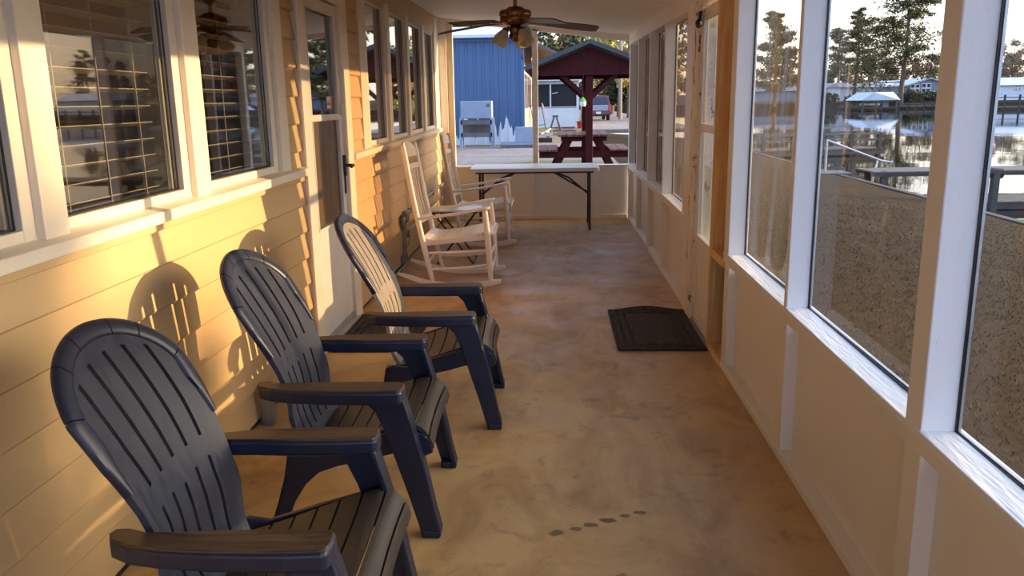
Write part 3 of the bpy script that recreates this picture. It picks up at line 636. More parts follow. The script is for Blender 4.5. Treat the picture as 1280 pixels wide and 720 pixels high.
# ------------------------------------------------------------------ adirondack chairs
def make_adirondack(label):
    root = thing('adirondack_chair', label, 'chair')
    OX = .30
    # ---- back shell
    prof = spline([(-.485, 0, .275), (-.515, 0, .33), (-.535, 0, .41), (-.548, 0, .50), (-.575, 0, .60), (-.625, 0, .72), (-.695, 0, .85), (-.77, 0, .968)], 10)
    L = [0]
    for a, b in zip(prof, prof[1:]): L.append(L[-1] + (b - a).length)
    S = L[-1]
    def P(s):
        s = max(0, min(S, s))
        for i in range(len(L) - 1):
            if s <= L[i + 1]:
                return prof[i].lerp(prof[i + 1], (s - L[i]) / (L[i + 1] - L[i]))
        return prof[-1]
    def W(s): return pl([(0, .205), (.07, .23), (.16, .258), (.25, .243), (.33, .250), (.46, .276), (.56, .281), (.8, .281)], s)
    SH = S - .235
    def stop(u): return SH + (S - SH) * math.sqrt(max(0, 1 - (u * .975) ** 2)) 
    def pos(u, v, off=0):
        st = stop(u); s = v * st; p = P(s); t = (P(s + .01) - P(s - .01)).normalized(); nrm = Vector((t.z, 0, -t.x))
        cup = pl([(0, .015), (.2, .028), (.4, .020), (.8, .008)], s) * u * u
        q = p + nrm * (cup + off); return Vector((q.x + OX, u * W(s), q.z)), s, nrm
    us = []; slots = []
    hw = .0085 / .28
    edges = [-1]
    for k in range(1, 6):
        c = -.90 + 1.8 * k / 6; edges += [c - hw, c + hw]
    edges.append(1)
    cols = []; kinds = []
    for i in range(len(edges) - 1):
        a, b = edges[i], edges[i + 1]
        if i % 2 == 0:
            n = 4
            for q in range(n): cols.append(lerp(a, b, q / n)); kinds.append(None)
        else:
            cols.append(a); kinds.append((a + b) / 2)
    cols.append(1)
    rows = 60; m = MB()
    for j in range(rows + 1):
        for u in cols: m.v.append(pos(u, j / rows)[0])
    nc = len(cols)
    for j in range(rows):
        for i in range(nc - 1):
            k = kinds[i]
            if k is not None:
                s = (j + .5) / rows * stop(k)
                if (.36 < s < stop(k) - .075) or (.035 < s < .295): continue
            m.f.append((j * nc + i, j * nc + i + 1, (j + 1) * nc + i + 1, (j + 1) * nc + i))
    bk = m.build('back', M['navy_back'], root, smooth=True, fixn=False)
    md = bk.modifiers.new('thick', 'SOLIDIFY'); md.thickness = .016; md.offset = 0
    md = bk.modifiers.new('split', 'EDGE_SPLIT'); md.split_angle = math.radians(40)
    # raised rim in moulded segments with notches
    path = []
    for i in range(17): path.append((-1, lerp(.66, 1, i / 17)))
    for i in range(61): path.append((math.sin(lerp(-PI / 2, PI / 2, i / 60)), 1))
    for i in range(17): path.append((1, lerp(1, .66, (i + 1) / 17)))
    pts = [pos(u, v) for u, v in path]
    n = len(pts); m = MB(); notch = {20, 33, 41, 53, 61, 74}
    secs = []
    for i in range(n):
        p, s, nr = pts[i]; t = (pts[min(i + 1, n - 1)][0] - pts[max(i - 1, 0)][0]).normalized(); w = t.cross(nr).normalized()
        fade = min(1, min(i, n - 1 - i) / 14 + .25)
        hw2 = .027 * fade; th = .013
        c = p + w * (hw2 * .62)
        ring = []
        for a in range(10):
            an = 2 * PI * a / 10; ring.append(c + w * hw2 * math.copysign(abs(math.cos(an)) ** .7, math.cos(an)) + nr * (th * math.copysign(abs(math.sin(an)) ** .7, math.sin(an)) + .003))
        secs.append(ring)
    start = 0
    for i in range(1, n):
        if i in notch or i == n - 1:
            seg = secs[start:i + 1]
            # pull the cut ends in by 2 mm to leave a notch
            d = (pts[start + 1][0] - pts[start][0]); d.normalize(); seg[0] = [q + d * .002 for q in seg[0]]
            d = (pts[i - 1][0] - pts[i][0]); d.normalize(); seg[-1] = [q + d * .002 for q in seg[-1]]
            vs = [q for r in seg for q in r]; fs = []
            for a in range(len(seg) - 1):
                for b in range(10): b2 = (b + 1) % 10; fs.append((a * 10 + b, a * 10 + b2, (a + 1) * 10 + b2, (a + 1) * 10 + b))
            fs += [tuple(range(9, -1, -1)), tuple((len(seg) - 1) * 10 + b for b in range(10))]
            m.add(vs, fs); start = i
    m.build('back_rim', M['navy'], bk, smooth=True, sharp=50)
    # ---- seat slats
    sp_ = spline([(-.50, 0, .285), (-.36, 0, .325), (-.22, 0, .372), (-.13, 0, .400), (-.085, 0, .404), (-.05, 0, .390), (-.025, 0, .355), (-.012, 0, .315)], 8)
    LL = [0]
    for a, b in zip(sp_, sp_[1:]): LL.append(LL[-1] + (b - a).length)
    def SP(s):
        for i in range(len(LL) - 1):
            if s <= LL[i + 1] + 1e-9: return sp_[i].lerp(sp_[i + 1], (s - LL[i]) / (LL[i + 1] - LL[i]))
        return sp_[-1]
    tot = LL[-1]; cuts = [0, .075, .15, .225, .30, .375, .455, tot]
    cuts = [.02, .085, .155, .225, .295, .365, .435, .505, tot]
    m = MB()
    for a, b in zip(cuts, cuts[1:]):
        a += .004; b -= .004; k = 8; vs = []; top = []
        for i in range(k + 1):
            s = lerp(a, b, i / k); p = SP(s); t = (SP(min(tot, s + .005)) - SP(max(0, s - .005))).normalized(); nn = Vector((-t.z, 0, t.x))
            if nn.z < 0 and s < .3: nn = -nn
            wy = pl([(0, .225), (.2, .245), (.5, .262)], s)
            row = []
            for q in range(9):
                yy = lerp(-wy, wy, q / 8); dip = -.010 * (1 - (yy / wy) ** 2)
                row.append((Vector((p.x + OX, yy, p.z)) + nn * dip, Vector((p.x + OX, yy, p.z)) + nn * (dip - .014)))
            top.append(row)
        o = []
        for r in top: o += [q[0] for q in r] + [q[1] for q in r]
        fs = []
        for i in range(k):
            for q in range(8):
                A = i * 18 + q; B = (i + 1) * 18 + q
                fs.append((A, A + 1, B + 1, B)); fs.append((A + 9, B + 9, B + 10, A + 10))
            fs.append((i * 18, (i + 1) * 18, (i + 1) * 18 + 9, i * 18 + 9)); fs.append((i * 18 + 8, i * 18 + 17, (i + 1) * 18 + 17, (i + 1) * 18 + 8))
        for i in (0, k):
            for q in range(8): A = i * 18 + q; fs.append((A, A + 9, A + 10, A + 1))
        m.add(o, fs)
    m.build('seat', M['brown_seat'], root, smooth=True, sharp=45)
    # ---- seat frame (aprons and cross members)
    m = MB()
    for s in (-1, 1):
        poly = [(-.50, .268), (-.36, .305), (-.22, .352), (-.13, .380), (-.085, .384), (-.05, .370), (-.03, .345), (-.018, .30), (-.05, .285), (-.09, .32), (-.20, .31), (-.36, .255), (-.5, .225)]
        m.prism([(x + OX, z) for x, z in poly], s * .225, s * .262)
    m.box((-.145 + OX, -.24, .30), (-.125 + OX, .24, .375)); m.box((-.40 + OX, -.23, .25), (-.38 + OX, .23, .295)); m.box((-.485 + OX, -.225, .235), (-.465 + OX, .225, .27))
    m.box((-.27 + OX, -.012, .26), (-.26 + OX + .02, .012, .33))
    m.build('seat_frame', M['navy'], root, bevel=.004)
    # ---- legs and arms
    for s in (-1, 1):
        poly = [(-.315, .522), (-.24, .508), (-.205, .47), (-.175, .40), (-.145, .30), (-.10, .15), (-.065, .02), (-.062, 0), (.004, 0), (.006, .02), (-.012, .10), (-.045, .28), (-.082, .43), (-.108, .525)]
        m = MB(); m.prism([(x + OX, z) for x, z in poly], s * .292, s * .312)
        fl_ = [(-.108, .525), (-.082, .43), (-.045, .28), (-.012, .10), (.006, .02), (.004, 0), (-.018, 0), (-.016, .03), (-.032, .10), (-.065, .28), (-.102, .43), (-.128, .525)]
        m.prism([(x + OX, z) for x, z in fl_], s * .245, s * .310)
        m.prism([(x + OX, z) for x, z in [(-.062, 0), (.004, 0), (.006, .025), (-.06, .03)]], s * .25, s * .318)
        m.build('leg', M['navy'], root, bevel=.006, seg=3)
        poly = [(-.16, .385), (-.30, .345), (-.44, .30), (-.50, .31), (-.53, .30), (-.545, .22), (-.575, .12), (-.612, .02), (-.612, 0), (-.555, 0), (-.55, .03), (-.515, .12), (-.47, .19), (-.42, .235), (-.35, .26), (-.25, .28), (-.14, .31)]
        m = MB(); m.prism([(x + OX, z) for x, z in poly], s * .262, s * .286)
        m.prism([(x + OX, z) for x, z in [(-.612, 0), (-.555, 0), (-.55, .03), (-.61, .03)]], s * .24, s * .29)
        m.prism([(x + OX, z) for x, z in [(-.53, .30), (-.545, .22), (-.575, .12), (-.612, .02), (-.612, 0), (-.594, 0), (-.556, .12), (-.528, .22), (-.515, .30)]], s * .225, s * .286)
        m.build('leg', M['navy'], root, bevel=.006, seg=3)
        out = [(-.112, .252), (-.104, .262), (-.100, .30), (-.106, .345), (-.118, .352), (-.20, .356), (-.35, .352), (-.48, .338), (-.56, .318), (-.605, .292), (-.622, .262), (-.615, .238), (-.585, .236), (-.54, .256), (-.46, .256), (-.36, .248), (-.22, .246)]
        m = MB(); m.prism([(x + OX, s * y) for x, y in out], .510, .557, 'z')
        arm = m.build('arm', M['navy'], root, bevel=.010, seg=3)
        mx_, my_ = -.355, .298
        m = MB(); m.prism([(mx_ + (x - mx_) * .985 + OX, s * (my_ + (y - my_) * .90)) for x, y in out], .550, .561, 'z')
        m.build('arm_top', M['brown_top'], arm, bevel=.003, seg=2)['label'] = 'brown wood grain arm top'
    return root
ch = make_adirondack('navy plastic adirondack chair nearest the camera, cut off by the photo bottom')
ch.location = (-.70, 1.92, 0); ch.rotation_euler = (0, 0, math.radians(2))
c2 = copy_tree(ch); c2.location = (-.715, 2.925, 0); c2.rotation_euler = (0, 0, math.radians(1)); c2['label'] = 'navy plastic adirondack chair in the middle of the row of three'
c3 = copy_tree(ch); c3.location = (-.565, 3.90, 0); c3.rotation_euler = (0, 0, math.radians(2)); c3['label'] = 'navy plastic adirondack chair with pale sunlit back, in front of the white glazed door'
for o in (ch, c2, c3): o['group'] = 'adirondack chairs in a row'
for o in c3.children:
    if o.name.startswith('back'):  # pale colour paints in the sunlight that falls on this navy back
        o.material_slots[0].link = 'OBJECT'; o.material_slots[0].material = mat_plastic('wood grain plastic with painted sunlight', (.17, .15, .135), (.25, .225, .20), .45, (25, 25, 3)); o['label'] = 'pale sun bleached slatted back'

# ------------------------------------------------------------------ rocking chairs
def make_rocker(label):
    root = thing('rocking_chair', label, 'chair')
    R = M['rocker']; W = .30
    for s in (-1, 1):
        y = s * W
        m = MB(); bx, bz, tx, tz = -.235, .05, -.44, 1.165
        n = 18; pts = []; rad = []
        for i in range(n + 1):
            t = i / n; pts.append((lerp(bx, tx, t) - .012 * math.sin(PI * t), lerp(y, s * .275, t), lerp(bz, tz, t)))
            rad.append(pl([(0, .014), (.06, .021), (.25, .024), (.32, .025), (.5, .023), (.97, .022), (1, .019)], t))
        m.tube(pts, rad, 12); m.build('back_post', R, root, smooth=True, sharp=60)
        m = MB(); m.tube([(.245, y, .045), (.24, y, .08), (.235, y, .2), (.225, y, .40), (.215, y, .52), (.205, y, .64)], [.013, .019, .024, .025, .024, .021], 12); m.build('front_post', R, root, smooth=True, sharp=60)
        # arm: flat board
        pts = spline([(-.335, y * .96, .572), (-.20, y, .585), (0, y, .612), (.15, y, .640), (.245, y, .655)], 6)
        m = MB(); vs = []; fs = []; n = len(pts)
        for i, p in enumerate(pts):
            t = i / (n - 1); hw = pl([(0, .020), (.3, .026), (.75, .036), (.93, .036), (1, .020)], t)
            vs += [(p.x, p.y - hw, p.z), (p.x, p.y + hw, p.z), (p.x, p.y + hw, p.z + .022), (p.x, p.y - hw, p.z + .022)]
        for i in range(n - 1):
            for k in range(4): k2 = (k + 1) % 4; fs.append((i * 4 + k, i * 4 + k2, (i + 1) * 4 + k2, (i + 1) * 4 + k))
        fs += [(3, 2, 1, 0), tuple((n - 1) * 4 + k for k in range(4))]
        m.add(vs, fs); m.build('arm', R, root, bevel=.006, seg=3)
        # rocker
        m = MB(); vs = []; fs = []; n = 26
        for i in range(n + 1):
            x = lerp(-.52, .325, i / n); z = .44 * x * x; h = pl([(-.52, .022), (-.42, .040), (0, .044), (.25, .046), (.325, .03)], x)
            vs += [(x, y - .014, z), (x, y + .014, z), (x, y + .014, z + h), (x, y - .014, z + h)]
        for i in range(n):
            for k in range(4): k2 = (k + 1) % 4; fs.append((i * 4 + k, i * 4 + k2, (i + 1) * 4 + k2, (i + 1) * 4 + k))
        fs += [(3, 2, 1, 0), tuple(n * 4 + k for k in range(4))]
        m.add(vs, fs); m.build('rocker', R, root, bevel=.005)
        for z0, z1, r in ((.30, .30, .0125), (.165, .18, .0125)):
            m = MB(); m.tube([(-.28 + (z0 - .3) * -.2, y, z0), (0, y, z0 + .005), (.232, y, z1 + .02)], [.010, r + .002, .010], 10); m.build('stretcher', R, root, smooth=True, sharp=60)
        m = MB(); m.bar((-.30, y * .93, .375), (.235, y * .93, .425), .022, .04); m.build('seat_rail', R, root, bevel=.004)
    for x, z in ((.235, .27), (.238, .15), (-.27, .22)):
        m = MB(); m.tube([(x, -W, z), (x, 0, z), (x, W, z)], [.010, .0145, .010], 10); m.build('stretcher', R, root, smooth=True, sharp=60)
    # seat: contoured lateral slats
    m = MB(); prof = spline([(-.31, 0, .405), (-.22, 0, .385), (-.08, 0, .395), (.08, 0, .425), (.20, 0, .447), (.255, 0, .440), (.275, 0, .415)], 8); n = len(prof) - 1
    for k in range(8):
        a = int(n * k / 8); b = int(n * (k + 1) / 8); vs = []; fs = []
        for i in range(a, b + 1):
            p = prof[i]
            x = p.x - (.003 if i == b else 0)
            vs += [(x, -.285, p.z), (x, .285, p.z), (x, .285, p.z + .02), (x, -.285, p.z + .02)]
        c = b - a
        for i in range(c):
            for q in range(4): q2 = (q + 1) % 4; fs.append((i * 4 + q, i * 4 + q2, (i + 1) * 4 + q2, (i + 1) * 4 + q))
        fs += [(3, 2, 1, 0), tuple(c * 4 + q for q in range(4))]
        m.add(vs, fs)
    m.build('seat', R, root, bevel=.003)
    # back: crest, rails and slats follow the leaning posts
    def bx(z): return lerp(-.235, -.44, (z - .05) / 1.115) - .012 * math.sin(PI * (z - .05) / 1.115)
    def curve(y): return -.035 * (1 - (y / .28) ** 2)
    def board(name, zlo, zhi, th=.020, y1=.275, mat=R):
        m = MB(); vs = []; fs = []; n = 20
        for i in range(n + 1):
            y = lerp(-y1, y1, i / n); a, b = zlo(y), zhi(y)
            for z, o in ((a, -th / 2), (a, th / 2), (b, th / 2), (b, -th / 2)): vs.append((bx(z) + curve(y) + o, y, z))
        for i in range(n):
            for k in range(4): k2 = (k + 1) % 4; fs.append((i * 4 + k, i * 4 + k2, (i + 1) * 4 + k2, (i + 1) * 4 + k))
        fs += [(3, 2, 1, 0), tuple(n * 4 + k for k in range(4))]
        m.add(vs, fs); return m.build(name, mat, root, bevel=.004)
    board('crest_rail', lambda y: 1.055, lambda y: 1.10 + .085 * math.sqrt(max(0, 1 - (y / .275) ** 2)))
    board('back_rail', lambda y: .955, lambda y: 1.0)
    board('back_rail', lambda y: .50, lambda y: .55)
    for k in range(8):
        y = lerp(-.225, .225, k / 7); m = MB(); vs = []
        zz = [lerp(.54, .965, i / 8) for i in range(9)]
        m.v = []; 
        for i, z in enumerate(zz):
            x = bx(z) + curve(y) - .012 * math.sin(PI * i / 8)
            m.v += [(x - .006, y - .015, z), (x + .006, y - .015, z), (x + .006, y + .015, z), (x - .006, y + .015, z)]
        for i in range(8):
            for q in range(4): q2 = (q + 1) % 4; m.f.append((i * 4 + q, i * 4 + q2, (i + 1) * 4 + q2, (i + 1) * 4 + q))
        m.f += [(3, 2, 1, 0), (32, 33, 34, 35)]
        m.build('back_slat', R, root, bevel=.002)
    return root
rk = make_rocker('white wooden rocking chair beside the wall outlet, nearer of the two')
rk.location = (-.76, 6.86, 0)
rk2 = copy_tree(rk); rk2.location = (-.72, 8.85, 0); rk2['label'] = 'white wooden rocking chair in front of the folding table, farther of the two'
for o in (rk, rk2): o['group'] = 'white rocking chairs'

# ------------------------------------------------------------------ small tray table between the rockers
t = thing('tray_table', 'small pale blue topped folding tray table between the two white rocking chairs', 'table', (-.93, 7.75, 0))
m = MB(); pts = []
m.box((-.24, -.19, .50), (.24, .19, .515)); m.build('tray_top', pbr('pale blue striped tray', (.50, .68, .72), .25, (.75, .8, .8), 4, stretch=(.5, 6, 1)), t, bevel=.006)
for s in (-1, 1):
    m = MB(); m.tube([(-.2, s * .15, .49), (.17, s * .17, .008)], .009, 8); m.tube([(.17, -.17, .009), (.17, .17, .009)], .008, 8) if s > 0 else None; m.build('leg', M['black'], t, smooth=True)
    m = MB(); m.tube([(.2, s * .13, .49), (-.17, s * .15, .008)], .009, 8); m.tube([(-.17, -.15, .009), (-.17, .15, .009)], .008, 8) if s > 0 else None; m.build('leg', M['black'], t, smooth=True)
m = MB(); m.box((-.22, -.16, .485), (.22, .16, .50)); m.build('tray_frame', M['black'], t)

# ------------------------------------------------------------------ folding table
t = thing('folding_table', 'white plastic folding table with black steel legs against the far knee wall', 'table', (-.225, 9.83, 0))
m = MB(); hx, hy, c = .75, .365, .05
poly = []
for cx_, cy_, a0 in ((hx - c, hy - c, 0), (-hx + c, hy - c, 90), (-hx + c, -hy + c, 180), (hx - c, -hy + c, 270)):
    for k in range(6): a = math.radians(a0 + 18 * k); poly.append((cx_ + c * math.cos(a), cy_ + c * math.sin(a)))
m.prism(poly, .700, .742, 'z'); m.build('table_top', M['plastic_white'], t, bevel=.008, seg=3)
m = MB(); m.box((-.68, -.31, .678), (.68, -.285, .70)); m.box((-.68, .285, .678), (.68, .31, .70)); m.build('side_rail', M['black'], t, bevel=.003)
for s in (-1, 1):
    for q in (-1, 1):
        m = MB(); m.tube([(s * .64, q * .19, .70), (s * .64, q * .20, .36), (s * .64, q * .27, .012)], .0145, 10); m.build('leg', M['black'], t, smooth=True)
    m = MB(); m.tube([(s * .64, -.27, .025), (s * .64, .27, .025)], .0125, 8); m.build('foot_bar', M['black'], t, smooth=True)
    m = MB(); m.tube([(s * .64, -.20, .40), (s * .64, .20, .40)], .010, 8); m.build('cross_bar', M['black'], t, smooth=True)
    m = MB(); m.tube([(s * .64, 0, .40), (s * .40, 0, .60), (s * .16, 0, .695)], .011, 8); m.tube([(s * .63, -.19, .44), (s * .20, -.15, .69)], .010, 8); m.build('brace', M['black'], t, smooth=True)

# ------------------------------------------------------------------ doormats
def make_mat(label, loc, w, l, rz, curl):
    t = thing('doormat', label, 'doormat', loc, rz)
    nx, ny = 110, 130
    def hgt(x, y):
        ex, ey = (w / 2 - abs(x)), (l / 2 - abs(y)); e = min(ex, ey); h = .012
        if e < .012: h = .007
        elif .045 < e < .060 or .095 < e < .110: h = .002
        return h
    m = MB()
    for j in range(ny + 1):
        for i in range(nx + 1):
            x = lerp(-w / 2, w / 2, i / nx); y = lerp(-l / 2, l / 2, j / ny)
            lift = curl * max(0, (j / ny - .8) / .2) ** 2 * (math.sin(PI * i / nx) ** 2) 
            m.v.append((x, y, hgt(x, y) + lift + .0005))
    for j in range(ny):
        for i in range(nx): a = j * (nx + 1) + i; m.f.append((a, a + 1, a + nx + 2, a + nx + 1))
    edge = [i for i in range(nx + 1)] + [j * (nx + 1) + nx for j in range(1, ny + 1)] + [ny * (nx + 1) + i for i in range(nx - 1, -1, -1)] + [j * (nx + 1) for j in range(ny - 1, 0, -1)]
    o = len(m.v); 
    for k in edge: x, y, z = m.v[k]; m.v.append((x, y, max(0, z - .012)))
    for k in range(len(edge)): k2 = (k + 1) % len(edge); m.f.append((edge[k], o + k, o + k2, edge[k2]))
    m.build('carpet_pad', M['mat'], t, fixn=False)
    b = MB(); r = .007
    loop = []
    for k in range(0, len(edge)): 
        x, y, z = m.v[edge[k]]; loop.append((x, y, max(r, z)))
    loop.append(loop[0]); b.tube(loop, r, 6, cap=False); b.build('edge_binding', M['rubber'], t, smooth=True)
    return t
make_mat('dark ribbed doormat lying before the right hand screen door', (.655, 5.32, 0), .53, .97, .0, .025)
make_mat('dark ribbed doormat partly hidden under the chair at the left door', (-1.13, 5.25, 0), .50, .88, 0, .0)

# ------------------------------------------------------------------ ceiling fan
FX, FY, FZ = -.29, 6.6, 2.105
t = thing('ceiling_fan', 'bronze ceiling fan with dark wooden blades and frosted glass lights', 'ceiling fan', (FX, FY, FZ))
zc = lerp(zcl(FY), zcr(FY), (FX - XL) / (XR - XL)) - FZ
m = MB(); m.tube([(0, 0, .08), (0, 0, zc - .02)], .014, 12); m.lathe([(.02, zc - .085), (.05, zc - .07), (.065, zc - .02), (.065, zc + .01)], n=24); m.build('down_rod', M['brass'], t, smooth=True)
m = MB(); m.lathe([(.02, .098), (.055, .092), (.075, .075), (.112, .068), (.122, .055), (.122, .032), (.115, .022), (.118, .012), (.118, -.01), (.10, -.03), (.07, -.042), (.03, -.045)], n=40)
for k in range(20):
    a = 2 * PI * k / 20; m.box((.119 * math.cos(a) - .006, .119 * math.sin(a) - .006, .026), (.119 * math.cos(a) + .006, .119 * math.sin(a) + .006, .034))
m.build('motor_housing', M['brass'], t, smooth=True, sharp=50)
m = MB(); m.lathe([(.03, -.04), (.045, -.05), (.05, -.075), (.042, -.10), (.052, -.115), (.048, -.14), (.03, -.155), (.01, -.165)], n=24); m.build('light_fitter', M['brass'], t, smooth=True, sharp=50)
for k in range(5):
    a = math.radians(14 + 72 * k); rot = Matrix.Rotation(a, 4, 'Z') @ Matrix.Rotation(math.radians(-13), 4, 'X')
    drop = -.035
    out = [(.20, -.05), (.26, -.062), (.55, -.073), (.63, -.068), (.655, -.05), (.66, .05), (.63, .066), (.55, .068), (.26, .058), (.20, .048)]
    m = MB(); m.prism(out, -.004, .004, 'z'); m.v = [tuple((rot @ Vector(p)) + Vector((0, 0, drop + .012 - .10 * (Vector(p).x - .2)))) for p in m.v]
    b = m.build('blade', M['fanblade'], t, bevel=.002)
    m = MB(); m.box((.09, -.016, -.012), (.16, .016, -.004)); m.prism([(.15, -.018), (.20, -.045), (.27, -.03), (.29, 0), (.27, .03), (.20, .045), (.15, .018)], -.010, -.004, 'z')
    m.v = [tuple((rot @ Vector(p)) + Vector((0, 0, drop + .014))) for p in m.v]; m.build('blade_iron', M['brass'], b)
for k, az in enumerate((-160, -50, 65)):
    a = math.radians(az); d = Vector((math.cos(a), math.sin(a), 0))
    p0 = d * .04 + Vector((0, 0, -.075)); p1 = d * .06 + Vector((0, 0, -.060)); p2 = d * .075 + Vector((0, 0, -.072))
    m = MB(); m.tube([p0, p1, p2], .011, 10); ax = (d * .50 + Vector((0, 0, -.85))).normalized(); q = Vector((0, 0, 1)).rotation_difference(ax).to_matrix()
    m.lathe([(.012, -.01), (.026, .0), (.028, .022), (.02, .024)], p2, 16, q); arm = m.build('light_arm', M['brass'], t, smooth=True, sharp=50)
    m = MB(); prof = [(.027, .015), (.034, .03), (.046, .055), (.055, .085), (.057, .11), (.062, .128), (.059, .128), (.053, .108), (.05, .085), (.042, .057), (.030, .033), (.01, .022)]
    m.lathe(prof, p2, 24, q); m.build('glass_shade', M['shade_glass'], arm, smooth=True, sharp=60)
m = MB(); m.tube([(.04, -.02, -.13), (.05, -.02, -.2), (.05, -.02, -.27)], .0022, 6); m.lathe([(.003, -.30), (.007, -.29), (.007, -.275), (.003, -.268)], (.05, -.02, 0), 8); m.build('pull_chain', M['brass'], t)

# ------------------------------------------------------------------ conduit, boxes, cord on the left wall
t = thing('electrical_outlet', 'grey outlet box with conduit and cord on the siding behind the rocking chair', 'outlet', (XL + .02, 7.45, 0))
m = MB(); m.box((-.01, .13, .40), (.05, .25, .49)); m.box((.0, .14, .488), (.045, .24, .505)); m.build('outlet_box', M['grey_metal'], t, bevel=.006)
m = MB(); m.tube([(.02, .24, .47), (.02, .8, .475), (.02, 3.0, .49)], .0115, 10)
for y in (.45, 1.2, 2.0, 2.8): m.box((0, y, .455), (.035, y + .02, .50))
m.build('conduit', M['alu'], t, smooth=True, sharp=40)
m = MB(); m.tube([(.02, .05, .06), (.02, .06, .2), (.02, .08, .36)], .013, 10); m.lathe([(.014, .34), (.022, .36), (.026, .41), (.025, .45), (.014, .465)], (.02, .08, 0), 12); m.build('plug', M['grey_metal'], t, smooth=True, sharp=40)
m = MB(); m.tube(spline([(.05, .05, .40), (.055, .0, .30), (.045, .02, .18), (.05, .06, .10), (.05, .05, .05)], 5), .006, 8); m.build('cord', M['grey_metal'], t, smooth=True)
m = MB(); m.box((-.005, -.01, .02), (.045, .10, .11)); m.tube([(.03, .03, .02), (.03, -.2, .02), (.03, -.9, .018)], .014, 8); m.build('floor_pipe', M['grey_metal'], t, bevel=.003)
m = MB(); m.box((-.005, .31, .235), (.03, .36, .30)); m.tube([(.02, .34, .265), (.02, .7, .27), (.02, 1.0, .33), (.02, 1.25, .30), (.02, 1.5, .44)], .007, 8); m.tube([(.03, .34, .25), (.045, .2, .2), (.03, .14, .16)], .006, 8); m.build('lower_outlet', M['grey_metal'], t, smooth=True, sharp=40)
m = MB(); m.box((-.032, -.02, 0), (.032, .02, .20)); m.box((-.022, -.028, 0), (.028, -.02, .19)); o = m.build('metal_bracket', M['grey_metal'], None, bevel=.006); o.location = (-1.375, 3.66, 0)
tag(o, 'short grey metal upright on the floor by the siding behind the middle adirondack chair', 'bracket')

# ------------------------------------------------------------------ grounds
ZG, ZW = -.05, -.9
def lawnz(x, y): 
    t = max(0, min(1, (x - 1.2) / 6.6)); return lerp(-.16, -.62, t ** 1.15) + .025 * noise.noise((x * .5, y * .5, 0))
m = MB(); nx, ny = 40, 110
for j in range(ny + 1):
    for i in range(nx + 1):
        x = lerp(1.02, 7.75, i / nx); y = lerp(-12, 44, j / ny); m.v.append((x, y, lawnz(x, y) if i < nx else -.66))
for j in range(ny):
    for i in range(nx): a = j * (nx + 1) + i; m.f.append((a, a + 1, a + nx + 2, a + nx + 1))
structure(m.build('lawn', M['lawn'], smooth=True, fixn=False))
m = MB()
rnd = random.Random(3)
for k in range(60000):
    y = rnd.uniform(.6, 17) ; y = .6 + (y - .6) * rnd.random() ** .5 if k % 2 else y
    x = rnd.uniform(1.15, 7.6)
    if rnd.random() < (y - 9) / 9: continue
    z = lawnz(x, y) - .004; h = rnd.uniform(.012, .038); a = rnd.uniform(0, PI); w = .0025 + .0004 * y; dx, dy = math.cos(a) * w, math.sin(a) * w; lx, ly = rnd.uniform(-.03, .03), rnd.uniform(-.03, .03)
    o = len(m.v); m.v += [(x - dx, y - dy, z), (x + dx, y + dy, z), (x + lx, y + ly, z + h)]; m.f.append((o, o + 1, o + 2))
tag(m.build('grass', M['blade'], fixn=False), 'short dry grass growing over the lawn by the lake', 'grass', kind='stuff')
# bulkhead along the bank
m = MB()
m.box((7.7, -12, -1.6), (7.85, 44, -.60)); structure(m.build('lake_bulkhead', M['dockdark']))
m = MB(); m.quad((7.7, -300, ZW), (900, -300, ZW), (900, 700, ZW), (7.7, 700, ZW)); structure(m.build('lake_water', M['water'], fixn=False))
m = MB(); m.box((-60, YF + .12, ZG - .2), (1.06, 130, ZG)); m.box((1.06, 44, ZG - .2), (7.75, 130, ZG)); m.box((1.06, 10.7, ZG - .2), (1.6, 44, ZG - .001)); structure(m.build('gravel_drive', M['gravel']))
def patch(pts, z, name='verge'):
    m = MB(); n = len(pts); m.add([(x, y, z) for x, y in pts], [tuple(range(n))]); return structure(m.build(name, M['grassgreen'], fixn=False))
patch([(-.9, 18.6), (-1.6, 19.4), (-1.5, 20.6), (-.6, 21.6), (1.0, 21.8), (1.02, 12), (.2, 12), (-.2, 16.5)], ZG + .012, 'verge_near')
patch([(-9, 29.2), (-3, 29.1), (-1.3, 29.4), (-1.3, 30), (-9, 30)], ZG + .012, 'verge_middle')
patch([(-.9, 38), (.6, 37), (1.6, 40), (1.6, 47.9), (-2, 47.9)], ZG + .012, 'verge_far')
# far shore
def shorez(y): return 0
m = MB()
SHY = 152
m.add([(-10, SHY + 40, ZW - .5), (25, SHY - 4, ZW - .5), (60, SHY, ZW - .5), (110, SHY - 12, ZW - .5), (200, SHY - 60, ZW - .5), (330, SHY - 150, ZW - .5), (330, 500, 3), (-10, 500, 3),
       (-10, SHY + 41, .2), (25, SHY - 3, .2), (60, SHY + 1.5, .2), (110, SHY - 10.5, .2), (200, SHY - 58, .2), (330, SHY - 148, .2)],
      [(0, 1, 9, 8), (1, 2, 10, 9), (2, 3, 11, 10), (3, 4, 12, 11), (4, 5, 13, 12), (8, 9, 10, 11, 12, 13, 6, 7)])
structure(m.build('far_shore', M['lawn'], fixn=False))

